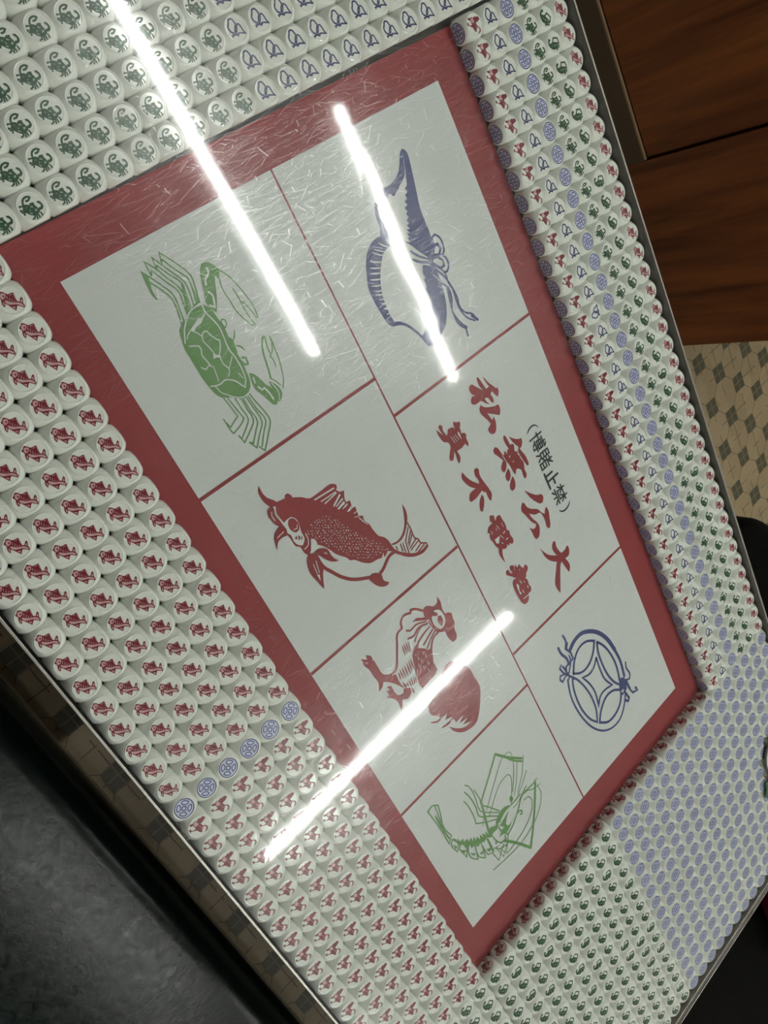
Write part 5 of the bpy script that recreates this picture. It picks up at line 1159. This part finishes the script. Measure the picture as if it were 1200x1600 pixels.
SMALL_CHARS = [
    (0.95, 16.6, -3.5, [(0.3, 6.2, 3.4, 6.2), (1.8, 9.6, 1.8, 0.3), (3.8, 8.4, 9.9, 8.4), (6.8, 9.9, 6.8, 3.7), (8.2, 9.8, 9.3, 9.1), (4.5, 7.1, 9.2, 7.1), (4.5, 7.1, 4.5, 4.0), (9.2, 7.1, 9.2, 4.0), (4.5, 5.65, 9.2, 5.65), (4.5, 4.2, 9.2, 4.2), (3.6, 2.8, 9.9, 2.8), (7.9, 3.6, 7.9, 0.5, 6.9, 0.6), (4.8, 2.1, 5.9, 1.1)]),
    (0.9, 17.57, -3.5, [(0.8, 9.3, 3.8, 9.3, 3.8, 3.2), (0.8, 9.3, 0.8, 3.2), (0.8, 7.3, 3.8, 7.3), (0.8, 5.3, 3.8, 5.3), (0.8, 3.3, 3.8, 3.3), (1.6, 2.7, 0.3, 0.5), (3.0, 2.7, 4.2, 0.7), (4.9, 8.2, 8.6, 8.2), (6.6, 9.9, 6.6, 6.2), (4.4, 6.2, 9.8, 6.2), (9.3, 9.3, 4.5, 3.7), (5.9, 4.5, 9.2, 4.5, 9.2, 0.4), (5.9, 4.5, 5.9, 0.4), (5.9, 2.5, 9.2, 2.5), (5.9, 0.6, 9.2, 0.6)]),
    (1.3, 18.6, -3.52, [(5.4, 9.5, 5.4, 1.0), (5.4, 5.5, 9.0, 5.5), (2.2, 6.4, 2.2, 1.0), (0.2, 0.9, 9.8, 0.9)]),
    (0.95, 19.6, -3.5, [(0.5, 8.0, 4.7, 8.0), (2.6, 9.9, 2.6, 4.9), (2.5, 7.7, 0.4, 5.2), (2.8, 7.6, 4.5, 5.8), (5.3, 8.0, 9.7, 8.0), (7.5, 9.9, 7.5, 4.9), (7.4, 7.7, 5.5, 5.4), (7.7, 7.6, 9.7, 5.2), (2.2, 4.2, 7.8, 4.2), (0.5, 2.8, 9.5, 2.8), (5.0, 2.8, 5.0, 0.3), (2.9, 2.0, 1.1, 0.5), (7.1, 2.0, 8.9, 0.5)]),
]
for nm, ops in BOARD_ART.items():
    bm = bmesh.new()
    draw(bm, ops, S, (ZB + 1.02 + 2 * LZ) * S, LZ * S, {'i': 0, 'p': 1}, org)
    if nm == 'small_lettering':
        # the four small characters between the brackets, brushed stroke by stroke in a 10 x 10 square
        for w_, u, v, strokes in SMALL_CHARS:
            draw(bm, [(0, 's', 'i', w_ * 0.088, ' '.join('%g' % (c + 0.088 * (q - 5)) for n_, q in enumerate(st_) for c in ((u, v)[n_ % 2],))) for st_ in strokes], S, (ZB + 1.02 + 2 * LZ) * S, LZ * S, {'i': 0}, org)
    obj(nm, bm, [M[INK[nm]], M['print_white']], gb_)

# ------------------------------------------------------------------ dice
FACE = {'top': ((1, 0, 0), (0, 1, 0)), 'near': ((1, 0, 0), (0, 0, 1)), 'left': ((0, 0, -1), (0, -1, 0)), 'left_turned': ((0, 1, 0), (0, 0, -1)), 'far': ((0, 0, 1), (1, 0, 0))}
ART_ORG = {'fish': (0.0, -0.04), 'rooster': (0.02, -0.04), 'coin': (-0.03, -0.04), 'gourd': (-0.19, -0.08), 'crab': (-0.09, -0.07), 'prawn': (0.0, -0.03)}
COL = {'fish': 'red', 'rooster': 'red', 'coin': 'blue', 'gourd': 'blue', 'crab': 'green', 'prawn': 'green'}

def die_mesh(kind, sides, spin=0.0):
    """A white die: a cube rounded off by a sphere, a raised ring added round each pictured face to catch a highlight, the picture in paint."""
    bm = bmesh.new()
    a, rs, p, n = 0.496, 0.650, 70.0, 26
    cache = {}
    def vert(q):
        k = tuple(round(x, 5) for x in q)
        if k not in cache:
            d = Vector(q).normalized()
            tc_ = a / max(abs(d.x), abs(d.y), abs(d.z))
            r = (tc_ ** -p + rs ** -p) ** (-1 / p)
            cache[k] = bm.verts.new(d * r * S)
        return cache[k]
    for ax in range(3):
        for sg in (-1, 1):
            for i in range(n):
                for j in range(n):
                    c4 = []
                    for di, dj in ((0, 0), (1, 0), (1, 1), (0, 1)):
                        s_, t_ = (math.tan(math.pi / 4 * (2 * (x) / n - 1)) for x in (i + di, j + dj))
                        q = [0, 0, 0]; q[ax] = sg; q[(ax + 1) % 3] = s_; q[(ax + 2) % 3] = t_
                        c4.append(vert(q))
                    f = bm.faces.new(c4 if sg > 0 else c4[::-1]); f.smooth = True
    inks = []
    for pic, face in [(kind, 'top')] + sides:
        c = COL[pic]
        for x in (c + '_ink', c + '_pale'):
            if x not in inks: inks.append(x)
        sub = bmesh.new()
        nr, nt_ = 40, 6  # ring shape added so each face shows a round highlight
        ring = [[sub.verts.new(((0.400 + 0.022 * math.cos(b)) * math.cos(c_) * S, (0.400 + 0.022 * math.cos(b)) * math.sin(c_) * S, (a - 0.004 + 0.016 * math.sin(b)) * S)) for b in [math.pi * y / nt_ for y in range(nt_ + 1)]] for c_ in [2 * math.pi * x / nr for x in range(nr)]]
        for x in range(nr):
            for y in range(nt_):
                f = sub.faces.new((ring[x][y], ring[(x + 1) % nr][y], ring[(x + 1) % nr][y + 1], ring[x][y + 1])); f.smooth = True
        draw(sub, DIE_ART[pic], S, (a + 0.003) * S, 0.004 * S, {'i': 1 + inks.index(c + '_ink'), 'p': 1 + inks.index(c + '_pale')}, ART_ORG[pic], caps=False)
        e1, e2 = (Vector(x) for x in FACE[face])
        mt = Matrix((e1, e2, e1.cross(e2))).transposed().to_4x4()
        if face == 'top' and spin: mt = mt @ Matrix.Rotation(spin, 4, 'Z')
        vm = {v: bm.verts.new(mt @ v.co) for v in sub.verts}
        for f in sub.faces:
            g = bm.faces.new([vm[v] for v in f.verts]); g.material_index = f.material_index; g.smooth = f.smooth
        sub.free()
    bm.normal_update()
    me = bpy.data.meshes.new(kind + '_die')
    bm.to_mesh(me); bm.free()
    me.materials.append(M['die'])
    for x in inks: me.materials.append(M[x])
    return me

DM = {
    'fish': die_mesh('fish', [('prawn', 'near'), ('rooster', 'left'), ('crab', 'far')]),
    'rooster': die_mesh('rooster', [('coin', 'near'), ('crab', 'left'), ('prawn', 'far')]),
    'coin': die_mesh('coin', [('gourd', 'near'), ('fish', 'left'), ('crab', 'far')]),
    'gourd': die_mesh('gourd', [('rooster', 'near'), ('prawn', 'left'), ('coin', 'far')]),
    'crab': die_mesh('crab', [('fish', 'near'), ('gourd', 'left'), ('rooster', 'far')]),
    'prawn': die_mesh('prawn', [('crab', 'near'), ('fish', 'left_turned'), ('gourd', 'far')]),
    'prawn_askew': die_mesh('prawn', [('crab', 'near'), ('fish', 'left_turned'), ('gourd', 'far')], math.radians(38)),
}
rnd = random.Random(11)
proto = {}
def die(kind, u, v, label, group, turn=0.0, z=-0.497):
    if not on_screen(u, v, 0): return
    if kind not in proto:
        o = bpy.data.objects.new(kind + '_die', DM[kind]); proto[kind] = o
    else:
        o = proto[kind].copy()
    C.objects.link(o)
    o.location = W(u, v, z)
    if kind == 'prawn': o.data = DM['prawn_askew' if rnd.random() < 0.18 else 'prawn']
    o.rotation_euler = (0, 0, turn)
    o['label'] = 'white die with %s %s, %s' % (COL[kind], kind, label); o['category'] = 'die'; o['group'] = group
jit = lambda: math.radians(rnd.uniform(-1.2, 1.2))
# strip towards the cabinet: rows k = 1 (at the board, its side faces showing coins) to 6 (at the rim)
ROWS = {1: ('rooster', 'rooster row beside the board'), 2: ('gourd', 'cabinet-side gourd row'), 3: ('coin', 'coin row beyond gourd row'), 4: ('crab', 'cabinet-side crab row'), 5: ('prawn', 'cabinet-side prawn row'), 6: ('fish', 'rim-side fish row')}
for k, (kind, row) in ROWS.items():
    for i in range(0, 37):
        die(kind, i, k, '%s from big coin block in %s' % (ordinal(37 - i), row), 'cabinet-side dice', turn=math.radians(90) if kind == 'gourd' and i == 13 else jit())

# strip at the left end: crab block and gourd block, running the full width
for r in range(0, 16):
    for k in range(-19, 7):
        if k <= -10: die('crab', -1.14 - r, k - 0.05, '%s from the gourd dice in row %d off the board' % (ordinal(-9 - k), r + 1), 'crab block', turn=jit())
        else: die('gourd', -1.14 - r, k - 0.05, '%s from the crab dice in row %d off the board' % (ordinal(k + 10), r + 1), 'gourd block', turn=jit())

# strip towards the green bench: fish, one line of coins, roosters, then prawns
for r in range(0, 6):
    for i in range(-16, 53):
        u, v = i - 0.177, -20.05 - r
        row = 'row %d from border' % (r + 1)
        if i < 18: die('fish', u, v, '%s before coin line, bench-side %s' % (ordinal(18 - i), row), 'bench-side fish', turn=jit())
        elif i == 18: die('coin', u, v, '%s from border in coin line between fish and roosters' % ordinal(r + 1), 'bench-side coins', turn=jit())
        elif i < 37: die('rooster', u, v, '%s past coin line, bench-side %s' % (ordinal(i - 18), row), 'bench-side roosters', turn=jit())
        else: die('prawn', u, v, '%s past the roosters, bench-side %s' % (ordinal(i - 36), row), 'prawn block', turn=jit())

# right end: prawns and coins, those of the first column showing fish on their sides
for i in range(37, 53):
    for k in range(-19, 7):
        if k <= -10: die('prawn', i + 0.01, k - 0.02, '%s from coin block in end column %d' % (ordinal(-9 - k), i - 36), 'prawn block', turn=jit())
        else: die('coin', i + 0.01, k - 0.02, '%s from the prawns in end column %d' % (ordinal(k + 10), i - 36), 'coin block', turn=jit())

# ------------------------------------------------------------------ clear sheet over everything, and the sticker on it
bm = bmesh.new(); box(bm, (UL + 0.02) * S, (UR - 0.02) * S, (VN + 0.02) * S, (VF - 0.02) * S, ZT + 0.035 * S, ZT + 0.14 * S)
tag(obj('acrylic_sheet', bm, M['acrylic']), 'scratched clear acrylic sheet covering dice and board inside the steel rim', 'sheet')

st = thing('sticker', 'round cream sticker with black outline and green leaf over the coin dice', 'sticker', W(45.2, 4.4, 0.142))
def disc(r, z, mat, name, sx=1.0, n=40):
    bm = bmesh.new(); cylinder(bm, 0, 0, z * S, (z + 0.012) * S, r * S, n=n); return obj(name, bm, mat, st)
disc(1.95, 0.0, M['print_black'], 'outline'); disc(1.72, 0.012, M['cream'], 'face')
bm = bmesh.new()
vs = [bm.verts.new(((1.55 + 1.1 * q * math.cos(a)) * S, (-1.9 + 0.9 * q * math.sin(a)) * S, 0.026 * S)) for a, q in [(2 * math.pi * k / 12, 1.0 if k % 2 else 0.72) for k in range(12)]]
bm.faces.new(vs); obj('leaf', bm, M['sticker_green'], st)
bm = bmesh.new()
quads, _ = ribbon([(-1.4 * S, -0.3 * S), (-0.9 * S, -0.9 * S), (-0.2 * S, -0.8 * S), (0.4 * S, -1.3 * S)], 0.28 * S, False)
for q in quads: bm.faces.new([bm.verts.new((p.x, p.y, 0.03 * S)) for p in q])
bmesh.ops.recalc_face_normals(bm, faces=bm.faces[:]); obj('ink_stroke', bm, M['print_black'], st)
